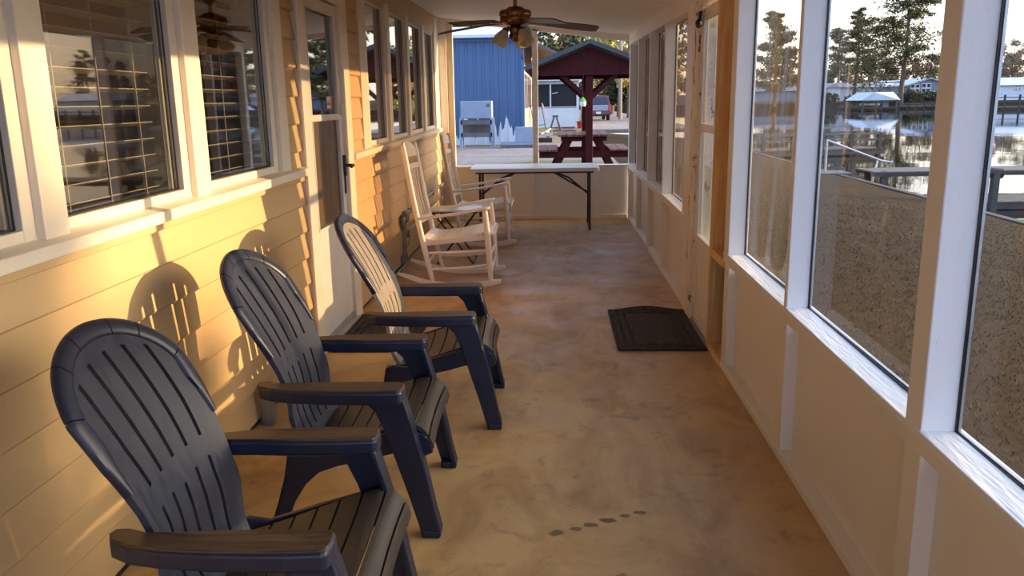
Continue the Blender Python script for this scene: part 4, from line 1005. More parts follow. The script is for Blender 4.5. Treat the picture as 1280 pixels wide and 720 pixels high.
# ------------------------------------------------------------------ vegetation
def leafcloud(m, c, r, n, size, rnd, flat=1.0, soft=False):
    for _ in range(n):
        while True:
            if soft: p = Vector((rnd.gauss(0, .5), rnd.gauss(0, .5), rnd.gauss(0, .5))); break
            p = Vector((rnd.uniform(-1, 1), rnd.uniform(-1, 1), rnd.uniform(-1, 1)))
            if .12 < p.length < 1: break
        p = Vector((p.x * r, p.y * r, p.z * r * flat)) + Vector(c)
        a = Vector((rnd.gauss(0, 1), rnd.gauss(0, 1), rnd.gauss(0, 1))).normalized(); b = a.cross(Vector((rnd.gauss(0, 1), rnd.gauss(0, 1), rnd.gauss(0, 1)))).normalized()
        s = size * rnd.uniform(.5, 1.3); o = len(m.v)
        m.v += [p - a * s, p + b * s * .45, p + a * s, p - b * s * .45]; m.f.append((o, o + 1, o + 2, o + 3))
def pine(label, base, h, crown0, spread, mat, seed, dens=1.0, leafs=.5, group=None, lean=0, cat='tree', name='pine_tree', low=None):
    rnd = random.Random(seed); t = thing(name, label, cat, base, 0, group)
    tr = MB(); r0_ = h * .018 + .06
    pts = [(lean * z / h + .15 * math.sin(z * .3 + seed), .1 * math.cos(z * .27), z) for z in [h * k / 10 for k in range(11)]]; pts[0] = (0, 0, -.3)
    tr.tube(pts, [r0_ * (1 - .85 * k / 10) for k in range(11)], 8)
    fo = MB(); nb = int(30 * dens)
    for k in range(nb):
        f_ = (k + rnd.random()) / nb; z = lerp(crown0, 1.0, f_) * h; a = rnd.uniform(0, 2 * PI)
        L = spread * (1 - .75 * f_ ** 1.5) * rnd.uniform(.45, 1.05)
        if low and f_ < .25: L *= low
        x0 = lean * z / h; e = Vector((x0 + math.cos(a) * L, math.sin(a) * L, z + L * rnd.uniform(-.08, .22)))
        tr.tube([(x0, 0, z), tuple(Vector((x0, 0, z)).lerp(e, .5) + Vector((0, 0, -.05 * L))), tuple(e)], [r0_ * .28 * (1 - .6 * f_), r0_ * .18 * (1 - .6 * f_), r0_ * .06], 5)
        for q in range(5):
            p = Vector((x0, 0, z)).lerp(e, rnd.uniform(.3, 1.08)); p += Vector((rnd.gauss(0, .1), rnd.gauss(0, .1), rnd.gauss(0, .07))) * L
            leafcloud(fo, p, L * rnd.uniform(.20, .36) + .3, int(46 * dens), leafs * .36, rnd, .36, True)
    tr.build('trunk', M['bark'], t, smooth=True, sharp=80); fo.build('foliage', mat, t, fixn=False)
    return t
def broad(label, base, h, spread, mat, seed, n=30, leafs=.4, per=45, group=None, name='tree', trunk=True, cat='tree'):
    rnd = random.Random(seed); t = thing(name, label, cat, base, 0, group); fo = MB(); tr = MB(); 
    tr.tube([(0, 0, -.3), (.1, 0, h * .3), (-.1, .1, h * .6), (0, 0, h * .9)], [h * .02 + .05, h * .016 + .04, h * .01 + .03, .03], 7)
    for k in range(n):
        a = rnd.uniform(0, 2 * PI); z = h * (rnd.uniform(.25, 1.0) if trunk else rnd.uniform(.1, .95)); L = spread * math.sin(PI * min(1, max(.12, z / h * .92))) * rnd.uniform(.2, 1)
        c = Vector((math.cos(a) * L, math.sin(a) * L, z))
        tr.tube([(0, 0, max(.3, z - L * .6)), tuple(c)], [.05, .015], 4)
        leafcloud(fo, c, spread * rnd.uniform(.22, .42), per, leafs, rnd, .8)
    tr.build('trunk', M['bark'], t); fo.build('foliage', mat, t, fixn=False)
    return t
def gp(px, py_base, Y, z=None):
    p = at(px, py_base, Y); return (p.x, p.y, z if z is not None else p.z)
# lake side trees
pine('tall dark pine across the lake standing before the grey blue house', gp(1126, 130, 153, 0), 23, .15, 8.8, M['needle'], 11, 1.5, .75, low=1.15)
pine('tall thin pine left of the big dark pine across the lake', gp(1068, 118, 168, .3), 17, .35, 5.0, M['needle2'], 12, 1.1, .7)
pine('slender pine with high crown at left edge of the middle right pane', gp(1046, 115, 186, .3), 15, .45, 4.5, M['needle2'], 13, .9, .7)
pine('broad tawny pine seen through the wavy film pane', gp(968, 121, 150, 0), 15.5, .15, 5.2, M['needle2'], 14, 1.6, .7, low=1.0)
pine('bare tawny tree at right photo edge across the lake', gp(1290, 118, 190, .3), 14, .3, 6, M['needle2'], 15, .8, .55)
tl = MB(); rnd = random.Random(21); k = 0
for px_, top, col in ((955, 100, 'brush'), (990, 92, 'brush'), (1018, 84, 'brush'), (1040, 80, 'needle2'), (1062, 78, 'brush'), (1085, 80, 'brush'), (1108, 76, 'brush'), (1140, 78, 'brush'), (1165, 74, 'brush'), (1190, 78, 'needle2'), (1215, 76, 'brush'), (1245, 62, 'brush'), (1262, 56, 'brush'), (1300, 60, 'brush')):
    Y = 218 + 14 * (k % 3); b = at(px_, 120, Y); hh = (120 - top) / F * Y
    broad('brown bare wood tree rising behind the houses across the lake', (b.x, b.y, .5), hh, 3.0, M[col], 100 + k, 34, .34, 80, 'leafless trees behind the far houses', 'bare_tree'); k += 1
broad('sparse leafed tree on the bank beyond the right photo edge, shading the near wall', (37, 7.7, -.5), 10.5, 2.9, M['leafdark'], 61, 40, .26, 92)
broad('leafy tree on the lawn seen through the right screen door glass', (6.7, 39, -.6), 9, 2.0, M['leafdark'], 62, 40, .22, 80)
# trees reflected in the porch windows: farther along the shore to the right
for i, (x, y, h) in enumerate(((150, 60, 15), (168, 30, 14), (150, -6, 16), (140, -40, 15), (165, -75, 17), (185, 85, 16))):
    pine('shoreline pine beyond the right photo edge, mirrored in the porch windows', (x, y, 0), h, .2, 6, M['needle'], 50 + i, 1.0, .8, 'pines across the water mirrored in the windows')
m = MB(); m.add([(330, -148, -2), (330, -400, -2), (205, -300, -2), (190, -120, -2), (200, 60, -2), (330, -148, .2), (330, -400, .2), (190, -300, .2), (180, -120, .2), (190, 90, .2)], [(0, 1, 6, 5), (1, 2, 7, 6), (2, 3, 8, 7), (3, 4, 9, 8), (5, 6, 7, 8, 9)]); structure(m.build('far_shore', M['lawn']))
# trees beyond the drive
k = 0
for (px_, Y, top, sp_, col, lab) in (
    (590, 62, 18, 2.6, 'leafdark', 'dark green tree rising behind the blue building roof, left of the fan lights'),
    (618, 70, 20, 3.0, 'leaf', 'yellow green tree top showing over the blue roof behind the fan'),
    (688, 75, 34, 3.6, 'leafdark', 'dark leafy tree just right of the thin centre post'),
    (712, 86, 44, 2.6, 'leafdark', 'low dark tree seen above the left slope of the shelter roof'),
    (735, 104, 30, 3.6, 'leaf', 'tall yellow green tree behind the shelter ridge'),
    (765, 90, 34, 3.4, 'leaf', 'broad sunlit yellow green tree behind the right shelter eave'),
    (786, 70, 28, 3.2, 'leaf', 'sunlit tree partly hidden by the right corner post'),
    (772, 76, 92, 1.6, 'leafdark', 'small dark green cedar right of the parked car'),
    (826, 62, 60, 2.2, 'leaf', 'yellow green tree outside the farthest right pane')):
    b = at(px_, 140, Y); hh = (126 - top) / F * Y + 1.5
    broad(lab, (b.x, b.y, ZG), hh, sp_, M[col], 200 + k, 34, .30, 60); k += 1
for i, px_ in enumerate((700, 745, 770, 782)):
    b = at(px_, 140, 108); broad('hazy yellow tree in the wood behind the parked car', (b.x, b.y + 10 * i + 6, ZG), 8 + i, 2.4, M['leaf'], 300 + i, 34, .5, 60, 'wood behind the parked car')
m = MB(); b = at(775, 140, 66); m.tube([(0, 0, -.3), (0, 0, 9)], [.16, .12], 10); o = m.build('utility_pole', pbr('grey pole wood', (.3, .26, .22), .8), smooth=True); o.location = (b.x, b.y, ZG); tag(o, 'pale grey utility pole among the trees right of the car', 'pole')

# ------------------------------------------------------------------ neighbouring blue building
t = thing('metal_building', 'blue ribbed metal building with peeling white paint at its foot', 'building', (-1.08, 30, ZG))
m = MB(); m.box((-12, 0, 0), (0, .1, 3.72))
x = -11.9
while x < 0: m.prism([(x - .03, -.03), (x + .03, -.03), (x + .05, 0), (x - .05, 0)], 0, 3.72, 'z'); x += .30
m.build('front_wall', M['bluewall'], t)
m = MB(); m.box((-.1, .1, 0), (0, 12, 3.7)); m.build('side_wall', M['housetan'], t)
for k in range(5):
    y = 1.0 + k * 1.9; m = MB(); m.box((-.02, y, 1.15), (.03, y + 1.1, 2.6)); f_ = m.build('window', M['housewhite'], t); m = MB(); m.box((.02, y + .1, 1.25), (.04, y + 1.0, 2.5)); m.build('pane', M['winDark'], f_)
m = MB(); m.add([(-12.3, -.35, 3.70), (.1, -.35, 3.70), (.1, -.35, 3.80), (-12.3, -.35, 3.80), (-12.3, 6, 4.5), (.1, 6, 4.5), (.1, 6, 4.6), (-12.3, 6, 4.6)], [(0, 1, 2, 3), (4, 5, 6, 7), (0, 1, 5, 4), (2, 3, 7, 6), (1, 2, 6, 5), (0, 3, 7, 4)])
m.build('roof', M['roofblue'], t)
m = MB(); m.add([(-.1, .3, 3.72), (1.35, .3, 3.05), (1.35, 12, 3.05), (-.1, 12, 3.72), (-.1, .3, 3.82), (1.35, .3, 3.15), (1.35, 12, 3.15), (-.1, 12, 3.82)], [(0, 1, 2, 3), (4, 5, 6, 7), (0, 1, 5, 4), (1, 2, 6, 5), (2, 3, 7, 6)]); m.build('side_awning', M['cabdark'], t)
m = MB(); m.box((-12.1, -.08, 3.58), (.04, -.03, 3.70)); m.box((-.06, -.05, 0), (.05, .08, 3.6)); m.build('corner_trim', M['bluewall'], t)
# standing cabinet on a frame
c = at(597, 178, 28.6)
t = thing('storage_cabinet', 'weathered grey cabinet on an open wooden stand before the blue wall', 'cabinet', (c.x, 28.6, ZG))
W2 = .53
m = MB(); m.box((-W2, -.3, .98), (W2, .3, 1.56)); m.build('cabinet_body', M['cab'], t, bevel=.02)
m = MB(); m.box((.36, -.31, 1.36), (.46, -.30, 1.46)); m.build('vent', M['cabdark'], t)
for sx in (-1, 1):
    for sy_ in (-1, 1): m = MB(); m.box((sx * W2 - .05, sy_ * .27 - .03, 0), (sx * W2 + .05, sy_ * .27 + .03, 1.0)); m.build('leg', M['cab'], t)
m = MB(); m.box((-W2, -.3, .78), (W2, -.26, .92)); m.box((-W2, -.3, .36), (W2, -.26, .50)); m.box((-W2, .2, .36), (W2, .24, .92)); m.build('rail', M['cabdark'], t)
m = MB(); m.box((-W2, -.26, .40), (W2, .26, .44)); m.build('shelf', M['cabdark'], t)
c = at(654, 180, 28.2)
t = thing('metal_bin', 'low grey metal bin on skids at the blue building corner', 'bin', (c.x, 28.2, ZG))
m = MB(); m.box((-.25, -.3, .18), (.38, .3, .68)); m.build('bin', M['cab'], t, bevel=.01)
m = MB(); m.box((-.75, -.32, .10), (.38, .32, .18)); m.build('deck', M['cab'], t)
m = MB(); m.box((-.75, -.3, 0), (.36, -.2, .10)); m.box((-.75, .2, 0), (.36, .3, .10)); m.build('skid', M['cabdark'], t)
# metal frame leaning on the side wall
c = at(661, 160, 33)
t = thing('bed_frame', 'rusty bare bed frame standing by the sunlit side of the blue building', 'bed frame', (c.x + .30, 33, ZG))
m = MB(); m.tube([(-.18, 0, 0), (-.12, 0, .7), (-.22, 0, 1.35), (.2, 0, 1.45), (.42, 0, .1)], .02, 6); m.tube([(-.16, 0, .55), (.34, 0, .62)], .015, 6); m.tube([(-.15, 0, .2), (.40, 0, .3)], .015, 6); m.build('tube', M['dark_wood'], t)
m = MB(); m.bar((.22, .05, 1.42), (.46, .05, .85), .06, .06); m.build('pale_board', M['housewhite'], t)
# white screened outbuilding
t = thing('screen_room', 'white outbuilding with large black insect screens beyond the drive', 'building', (-.3, 48, ZG))
m = MB(); m.box((-2.2, 0, 0), (1.72, .15, 1.13)); m.box((-2.2, .02, 2.42), (1.72, .15, 2.62)); m.box((1.6, -.02, 0), (1.74, 6, 2.6)); m.box((-2.2, 0, 1.10), (1.72, .2, 1.17)); m.build('wall', M['housewhite'], t)
m = MB(); m.box((-2.2, .08, 1.15), (1.62, .10, 2.45)); m.build('insect_screen', M['screen'], t)
m = MB(); m.box((.08, -.01, 1.13), (.16, .1, 2.45)); m.build('mullion', M['housewhite'], t)
m = MB(); m.box((-2.4, -.3, 2.60), (1.95, 6, 2.74)); m.build('roof', M['roofblue'], t)
m = MB(); m.bar((.2, .03, 1.90), (.55, .03, 1.96), .03, .05); m.build('lamp_tube', M['alu'], t)
# sawhorse, boards, bucket, mower-like pile
c = at(688, 176, 33)
t = thing('stepladder', 'grey sawhorse shaped stepladder standing on the green verge', 'ladder', (c.x + .2, 34.2, ZG))
for s in (-1, 1):
    m = MB(); m.bar((s * .36, -.1, 0), (s * .05, 0, .9), .05, .035); m.bar((s * .30, .45, 0), (s * .04, .05, .9), .05, .035); m.build('leg', M['dock'], t)
m = MB(); m.box((-.12, -.06, .87), (.12, .12, .94)); m.bar((-.2, -.06, .45), (.2, -.06, .45), .04, .04); m.bar((-.29, -.08, .2), (.29, -.08, .2), .04, .03); m.build('tread', M['dock'], t)
c = at(672, 178, 31.5)
t = thing('scrap_pile', 'small heap of metal scrap behind the thin centre post', 'scrap', (c.x + .25, 31.5, ZG))
m = MB(); m.box((-.5, -.3, .0), (.3, .3, .16)); m.build('pallet', M['rubber'], t)
m = MB(); m.bar((-.4, 0, .2), (.3, .1, .30), .3, .08); m.bar((-.1, -.2, .32), (.25, .1, .5), .04, .04); m.bar((-.2, 0, .36), (.15, -.2, .40), .2, .04); m.build('metal_sheet', M['alu'], t)
c = at(705, 162, 42)
t = thing('board_stack', 'stack of brown boards in front of the white screened outbuilding', 'boards', (c.x, 42, ZG))
for k in range(3): m = MB(); m.box((-.55 + .06 * k, -.2, k * .08), (.6 - .03 * k, .25, k * .08 + .07)); m.build('board', M['housetan'] if k % 2 else M['cabdark'], t)
c = at(725, 158, 46)
m = MB(); m.lathe([(.13, 0), (.135, .01), (.18, .38), (.19, .39), (.165, .38), (.12, .02)], n=18); o = m.build('bucket', M['red'], smooth=True, sharp=50); o.location = (c.x, 46, ZG); tag(o, 'small red bucket on the drive left of the shelter post', 'bucket')

# ------------------------------------------------------------------ picnic shelter and table
GY = 18.0; px0 = at(737, 92, GY).x
t = thing('picnic_shelter', 'dark maroon open shelter with gable roof beyond the far wall', 'shelter', (px0, GY, ZG))
rz_, ez, hw = 2.63 - ZG, 2.10 - ZG, 1.36
m = MB(); m.add([(-hw + .12, 0, ez - .02), (hw - .12, 0, ez - .02), (hw - .12, 0, ez + .03), (0, 0, rz_ - .06), (-hw + .12, 0, ez + .03), (-hw + .12, .04, ez - .02), (hw - .12, .04, ez - .02), (hw - .12, .04, ez + .03), (0, .04, rz_ - .06), (-hw + .12, .04, ez + .03)],
                [(0, 1, 2, 3, 4), (9, 8, 7, 6, 5), (0, 1, 6, 5), (1, 2, 7, 6), (2, 3, 8, 7), (3, 4, 9, 8), (4, 0, 5, 9)])
m.box((-hw + .1, -.02, ez - .10), (hw - .1, .05, ez)); m.build('gable', M['maroon'], t)
for s in (-1, 1):
    m = MB(); m.add([(0, -.25, rz_), (s * hw, -.25, ez), (s * hw, 3.1, ez), (0, 3.1, rz_), (0, -.25, rz_ + .09), (s * (hw + .02), -.25, ez + .09), (s * (hw + .02), 3.1, ez + .09), (0, 3.1, rz_ + .09)],
                    [(0, 1, 2, 3), (4, 5, 6, 7), (0, 1, 5, 4), (1, 2, 6, 5), (2, 3, 7, 6)]); m.build('roof_slope', M['shingle'], t)
m = MB(); m.box((-.075, .045, 0), (.075, .19, rz_ - .3)); m.build('post', M['maroon'], t, bevel=.01)
m = MB(); m.box((-.075, 2.6, 0), (.075, 2.75, rz_ - .3)); m.build('post', M['maroon'], t, bevel=.01)
for s in (-1, 1):
    for y in (.115, 2.68): m = MB(); m.bar((0, y, 1.55), (s * .62, y, ez - .06), .09, .09, (0, 1, 0)); m.build('brace', M['maroon'], t)
m = MB(); m.box((-hw + .12, 2.7, ez - .12), (hw - .12, 2.76, ez)); m.box((-.06, .1, rz_ - .35), (.06, 2.75, rz_ - .2)); m.box((-hw + .1, 0, ez - .1), (-hw + .16, 2.75, ez)); m.box((hw - .16, 0, ez - .1), (hw - .1, 2.75, ez)); m.build('beam', M['maroon'], t)
tx = at(730, 170, GY + .25).x
t = thing('picnic_table', 'maroon wooden picnic table with attached benches under the shelter', 'picnic table', (tx, GY + .3, ZG))
for k in range(6):
    w = 1.14 / 6; m = MB(); m.box((-.57 + k * w + .006, -.05, .76), (-.57 + (k + 1) * w - .006, 2.2, .80)); m.build('top_board', M['maroon_worn'], t, bevel=.004)
for s in (-1, 1):
    for q in range(2): m = MB(); x0_ = s * .80 + (q - .5) * .23; m.box((x0_ - .11, -.05, .44), (x0_ + .11, 2.2, .48)); m.build('bench_board', M['maroon_worn'], t, bevel=.004)
for y in (.12, 1.95):
    for s in (-1, 1): m = MB(); m.bar((s * .28, y, .76), (s * .66, y, .0), .14, .05, (0, 1, 0)); m.build('leg', M['maroon'], t)
    m = MB(); m.box((-.98, y - .06, .30), (.98, y - .02, .44)); m.box((-.5, y - .06, .66), (.5, y - .02, .76)); m.build('cross_member', M['maroon'], t)
# hanging trap
c = at(729.5, 128, GY + .02)
t = thing('hanging_feeder', 'small white feeder with green lid hanging beside the shelter post', 'feeder', (c.x - .02, GY - .10, c.z))
m = MB(); m.lathe([(.02, -.09), (.055, -.08), (.072, -.02), (.07, .01), (.05, .03)], n=16); m.build('jar', M['housewhite'], t, smooth=True, sharp=50)
m = MB(); m.lathe([(.06, .02), (.07, .03), (.04, .075), (.012, .11)], n=16); m.build('lid', M['green'], t, smooth=True, sharp=50)
m = MB(); m.tube([(0, 0, .1), (0, 0, .45), (.02, .03, .58)], .004, 5); m.build('hanger', M['black'], t)

# ------------------------------------------------------------------ parked car, seen from behind
c = at(748, 148, 62)
t = thing('car', 'dark red and silver sport utility car parked on the drive, seen from behind', 'car', (c.x, 62, ZG), .06)
def loft(secs):
    m = MB(); n = len(secs[0])
    vs = [p for s in secs for p in s]; fs = []
    for i in range(len(secs) - 1):
        for k in range(n): k2 = (k + 1) % n; fs.append((i * n + k, i * n + k2, (i + 1) * n + k2, (i + 1) * n + k))
    fs += [tuple(range(n - 1, -1, -1)), tuple((len(secs) - 1) * n + k for k in range(n))]
    return m.add(vs, fs)
def rect(y, w, z0, z1): return [(-w * .92, y, z0), (w * .92, y, z0), (w, y, z0 + .2), (w, y, z1 - .08), (w * .96, y, z1), (-w * .96, y, z1), (-w, y, z1 - .08), (-w, y, z0 + .2)]
loft([rect(0, .93, .38, 1.12), rect(.3, .96, .32, 1.16), rect(3.4, .96, .32, 1.10), rect(4.6, .88, .4, .95)]).build('body', M['carbody'], t, bevel=.05, seg=3)
def rect2(y0, y1, w0, w1, z0, z1): return [(-w0, y0, z0), (w0, y0, z0), (w1, y1, z1 - .05), (w1 * .92, y1, z1), (-w1 * .92, y1, z1), (-w1, y1, z1 - .05)]
loft([rect2(.02, .30, .90, .74, 1.12, 1.80), rect2(2.4, 2.2, .90, .74, 1.12, 1.82), rect2(3.5, 2.6, .88, .70, 1.10, 1.75)]).build('cabin', M['carbody'], t, bevel=.04, seg=3)
m = MB(); m.add([(-.74, .03, 1.18), (.74, .03, 1.18), (.62, .24, 1.68), (-.62, .24, 1.68)], [(0, 1, 2, 3)]); m.v = [(x, y - .03, z) for x, y, z in m.v]; m.add([(-.74, .03, 1.18), (.74, .03, 1.18), (.62, .24, 1.68), (-.62, .24, 1.68)], [(3, 2, 1, 0)]); m.build('rear_window', M['winDark'], t)
m = MB(); m.box((-.72, -.03, .72), (.72, .02, 1.14)); m.build('tailgate', M['cargrey'], t, bevel=.02)
m = MB(); m.box((-.95, -.10, .42), (.95, .1, .66)); m.build('bumper', M['carbody'], t, bevel=.04)
m = MB(); m.box((-.17, -.12, .50), (.17, -.09, .66)); m.build('number_plate', M['plate'], t)
for s in (-1, 1):
    m = MB(); m.box((s * .84 - .1, -.04, .74), (s * .84 + .1, .1, 1.14)); m.build('tail_lamp', M['lamp_red'], t, bevel=.02)
    for y in (.8, 3.6):
        m = MB(); m.lathe([(.2, -.11), (.34, -.10), (.36, -.05), (.36, .05), (.34, .10), (.2, .11)], (s * .80, y, .36), 20, Matrix.Rotation(PI / 2, 3, 'Y')); m.build('wheel', M['rubber'], t, smooth=True, sharp=40)

# ------------------------------------------------------------------ across the lake
def house(name, label, x0p, x1p, ybase, yeave, yridge, Y, wall, roof, gable=False, wins=(), depth=8, cat='house', zb=None):
    a, b = at(x0p, ybase, Y), at(x1p, ybase, Y); w = b.x - a.x; ze, zr = at((x0p + x1p) / 2, yeave, Y).z, at((x0p + x1p) / 2, yridge, Y).z
    z0 = zb if zb is not None else min(a.z, .2); t = thing(name, label, cat, ((a.x + b.x) / 2, Y, z0)); h = ze - z0; r = zr - z0
    m = MB(); m.box((-w / 2, 0, 0), (w / 2, depth, h)); 
    if gable: m.add([(-w / 2, 0, h), (w / 2, 0, h), (0, 0, r), (-w / 2, depth, h), (w / 2, depth, h), (0, depth, r)], [(0, 1, 2), (5, 4, 3)])
    m.build('wall', wall, t)
    m = MB(); o = .5
    if gable:
        for s in (-1, 1): m.add([(0, -o, r + .02), (s * (w / 2 + o), -o, h - .2), (s * (w / 2 + o), depth + o, h - .2), (0, depth + o, r + .02), (0, -o, r + .25), (s * (w / 2 + o), -o, h + .03), (s * (w / 2 + o), depth + o, h + .03), (0, depth + o, r + .25)], [(0, 1, 2, 3), (4, 5, 6, 7), (0, 1, 5, 4), (1, 2, 6, 5), (2, 3, 7, 6)])
    else:
        m.add([(-w / 2 - o, -o, h), (w / 2 + o, -o, h), (w / 2 - .3, depth / 2, r), (-w / 2 + .3, depth / 2, r), (-w / 2 - o, depth + o, h), (w / 2 + o, depth + o, h)], [(0, 1, 2, 3), (3, 2, 5, 4), (1, 5, 2), (0, 3, 4), (0, 4, 5, 1)])
    m.build('roof', roof, t)
    for (xa, xb, za, zb2) in wins:
        p, q = at(xa, za, Y), at(xb, zb2, Y); cx_ = (a.x + b.x) / 2
        m = MB(); m.box((p.x - cx_, -.12, q.z - z0), (q.x - cx_, .0, p.z - z0)); f_ = m.build('window', M['housewhite'], t)
        m = MB(); e = .16; n_ = 2; ww = (q.x - p.x) / n_; hh2 = (p.z - q.z) / 2
        for i in range(n_):
            for j in range(2): m.box((p.x - cx_ + i * ww + e, -.15, q.z - z0 + j * hh2 + e), (p.x - cx_ + (i + 1) * ww - e, -.10, q.z - z0 + (j + 1) * hh2 - e))
        m.build('pane', M['winDark'], f_)
    return t
house('lake_house', 'grey blue lake house with a front gable and two white framed windows', 1134, 1186, 121, 106, 98.5, 164, M['housegrey'], M['roofblue'], True, ((1138, 1149, 105, 116), (1152, 1163, 104, 116)), zb=0)
house('lake_house', 'long grey house wing with pale metal roof behind the dark pine', 1107, 1150, 119, 108, 100, 176, M['housegrey'], M['roofblue'], False, ((1116, 1120, 109, 115),), zb=0)
house('lake_house', 'small white house with grey roof at the left of the middle pane', 1050, 1080, 121, 109, 103, 172, M['housewhite'], M['roofgrey'], False, ((1060, 1065, 109, 114),), zb=0)
house('lake_house', 'low brown and grey house at the left edge of the middle pane', 1012, 1052, 122, 110, 104, 188, M['housetan'], M['roofgrey'], False, (), zb=0)
house('lake_house', 'tan cottage half hidden between the white house and the pine', 1082, 1106, 119, 109, 104, 198, M['housetan'], M['housetan'], True, ((1094, 1097, 109, 114),), zb=0)
house('lake_house', 'white waterside house with pale blue roof at the right photo edge', 1238, 1330, 122, 106, 96, 150, M['housewhite'], M['roofblue'], False, ((1268, 1276, 106, 113),), zb=0)
house('lake_house', 'dim grey house behind the tawny pine in the film pane', 940, 1000, 122, 114, 107, 178, M['housegrey'], M['roofgrey'], False, (), zb=0)
def boathouse(label, x0p, x1p, ybase, yeave, yridge, Y, wall):
    a, b = at(x0p, ybase, Y), at(x1p, ybase, Y); w = b.x - a.x; ze, zr = at((x0p + x1p) / 2, yeave, Y).z, at((x0p + x1p) / 2, yridge, Y).z
    t = thing('boathouse', label, 'boathouse', ((a.x + b.x) / 2, Y, ZW)); h = ze - ZW; r = zr - ZW
    for s in (-1, -.2, 1):
        for y in (0, 6): m = MB(); m.box((s * w / 2 - .12, y - .12, -.4), (s * w / 2 + .12, y + .12, h)); m.build('post', M['dock'], t)
    gx = -w * .22
    m = MB(); m.add([(-w / 2, 0, h), (w * .06, 0, h), (gx, 0, r), (-w / 2, .1, h), (w * .06, .1, h), (gx, .1, r)], [(0, 1, 2), (5, 4, 3), (0, 1, 4, 3), (1, 2, 5, 4), (2, 0, 3, 5)]); m.build('gable', wall, t)
    m = MB(); o = .4
    m.add([(-w / 2 - o, -o, h - .15), (gx, -o, r + .1), (w * .42, -o + 1, r + .1), (w / 2 + o, -o, h - .15), (-w / 2 - o, 7, h - .15), (gx, 7, r + .1), (w / 2 + o, 7, h - .15), (w * .06, -o, h - .15)], [(0, 1, 5, 4), (1, 2, 6, 5), (1, 7, 3, 2), (2, 3, 6), (0, 7, 1)]); m.build('roof', M['roofblue'], t)
    m = MB(); m.box((-w / 2, -.2, .25), (w / 2, 6.2, .5)); m.build('deck', M['dockdark'], t)
    m = MB(); m.box((-w * .28, .5, .7), (w * .05, 5, h * .62)); m.build('boat_cover', M['housewhite'], t, bevel=.2); m = MB(); m.box((w * .16, 1, .5), (w * .34, 4, h * .7)); m.build('boat_lift', M['cab'], t)
boathouse('grey roofed boathouse with a white covered boat on the far shore', 1078, 1120, 139, 124, 116, 134, M['housegrey'])
def flatdock(name, label, x0p, x1p, ybase, ytop, Y, posts, roof=False, cat='dock', rails=True):
    a, b = at(x0p, ybase, Y), at(x1p, ybase, Y); zt = at((x0p + x1p) / 2, ytop, Y).z; w = b.x - a.x
    t = thing(name, label, cat, ((a.x + b.x) / 2, Y, ZW)); h = zt - ZW
    m = MB(); m.box((-w / 2, 0, .35), (w / 2, 2, .55)); m.build('deck', M['dock'], t)
    for k in range(posts): x = lerp(-w / 2, w / 2, k / (posts - 1)); m = MB(); m.box((x - .1, 0, -.4), (x + .1, .2, h)); m.build('post', M['dockdark'], t)
    if roof: m = MB(); m.box((-w / 2 - .4, -.4, h), (w / 2 + .4, 4, h + .25)); m.build('roof', M['roofblue'], t)
    if rails: m = MB(); m.box((-w / 2, .05, h * .8), (w / 2, .12, h * .8 + .12)); m.box((-w / 2, .05, h * .55), (w / 2, .12, h * .55 + .1)); m.build('rail', M['dock'], t)
flatdock('far_dock', 'dark far dock left of the boathouse across the lake', 1050, 1080, 138, 129, 145, 6)
flatdock('far_dock', 'far railed dock right of the big pine trunk', 1124, 1186, 138, 128, 142, 7)
flatdock('boat_shelter', 'flat roofed boat shelter with rails at the right photo edge', 1236, 1330, 140, 118, 118, 6, True, 'boat shelter')
for i, (px_, py_, Y, w) in enumerate(((1040, 121, 150, 3), (1071, 120, 152, 3.2), (1140, 122, 150, 4.5), (1164, 122, 150, 4.2))):
    b = at(px_, py_, 155 + 4 * (i % 2)); broad('round dark shrub on the far bank below the houses', (b.x, b.y, .1), 1.5, w * .6, M['leafdark'], 400 + i, 16, .35, 45, 'dark shrubs on the far bank', 'shrub', False, 'shrub')

# near docks
def pier(label, p0, p1, w, zd, thick, rail=None, mat=None, posts=5, deckmat='dock'):
    p0 = Vector((*p0, 0)); p1 = Vector((*p1, 0)); L = (p1 - p0).length; t = thing('pier', label, 'pier', (p0.x, p0.y, ZW), math.atan2(p1.y - p0.y, p1.x - p0.x)); zd -= ZW
    m = MB(); n = int(L / .3)
    for k in range(n): m.box((k * L / n, -w / 2, zd - .04), ((k + 1) * L / n - .012, w / 2, zd))
    m.build('deck', M[deckmat], t)
    m = MB(); m.box((0, -w / 2 + .02, zd - thick), (L, -w / 2 + .08, zd - .04)); m.box((0, w / 2 - .08, zd - thick), (L, w / 2 - .02, zd - .04)); m.build('joist', M['dockdark'], t)
    for k in range(posts):
        for s in (-1, 1): x = lerp(.3, L - .2, k / (posts - 1)); m = MB(); m.box((x - .07, s * (w / 2 - .12) - .07, -.6), (x + .07, s * (w / 2 - .12) + .07, zd + (rail or 0))); m.build('post', M['dockdark'], t)
    if rail:
        for s in (-1, 1): m = MB(); m.box((0, s * (w / 2 - .1) - .05, zd + rail - .06), (L, s * (w / 2 - .1) + .05, zd + rail)); m.box((0, s * (w / 2 - .1) - .03, zd + rail * .5), (L, s * (w / 2 - .1) + .03, zd + rail * .5 + .08)); m.build('rail', M['dock'], t)
    return t
pier('dark railed pier with square posts, farthest of the near piers', (7.8, 34.3), (13.2, 35.5), 2.0, -.62, .22, .62, posts=5, deckmat='dockdark')
pier('long low grey pier crossing both right panes', (8.3, 22.6), (60, 23.6), 1.3, -.46, .13, None, posts=10)
pier('low dark pier running behind the black curved boat lift arm', (7.9, 18.2), (40, 19.4), 1.3, -.72, .16, None, posts=9, deckmat='dockdark')
pier('lowest dark pier nearest the porch at the right photo edge', (7.86, 14.8), (30, 15.8), 1.0, -.76, .16, None, posts=8, deckmat='dockdark')
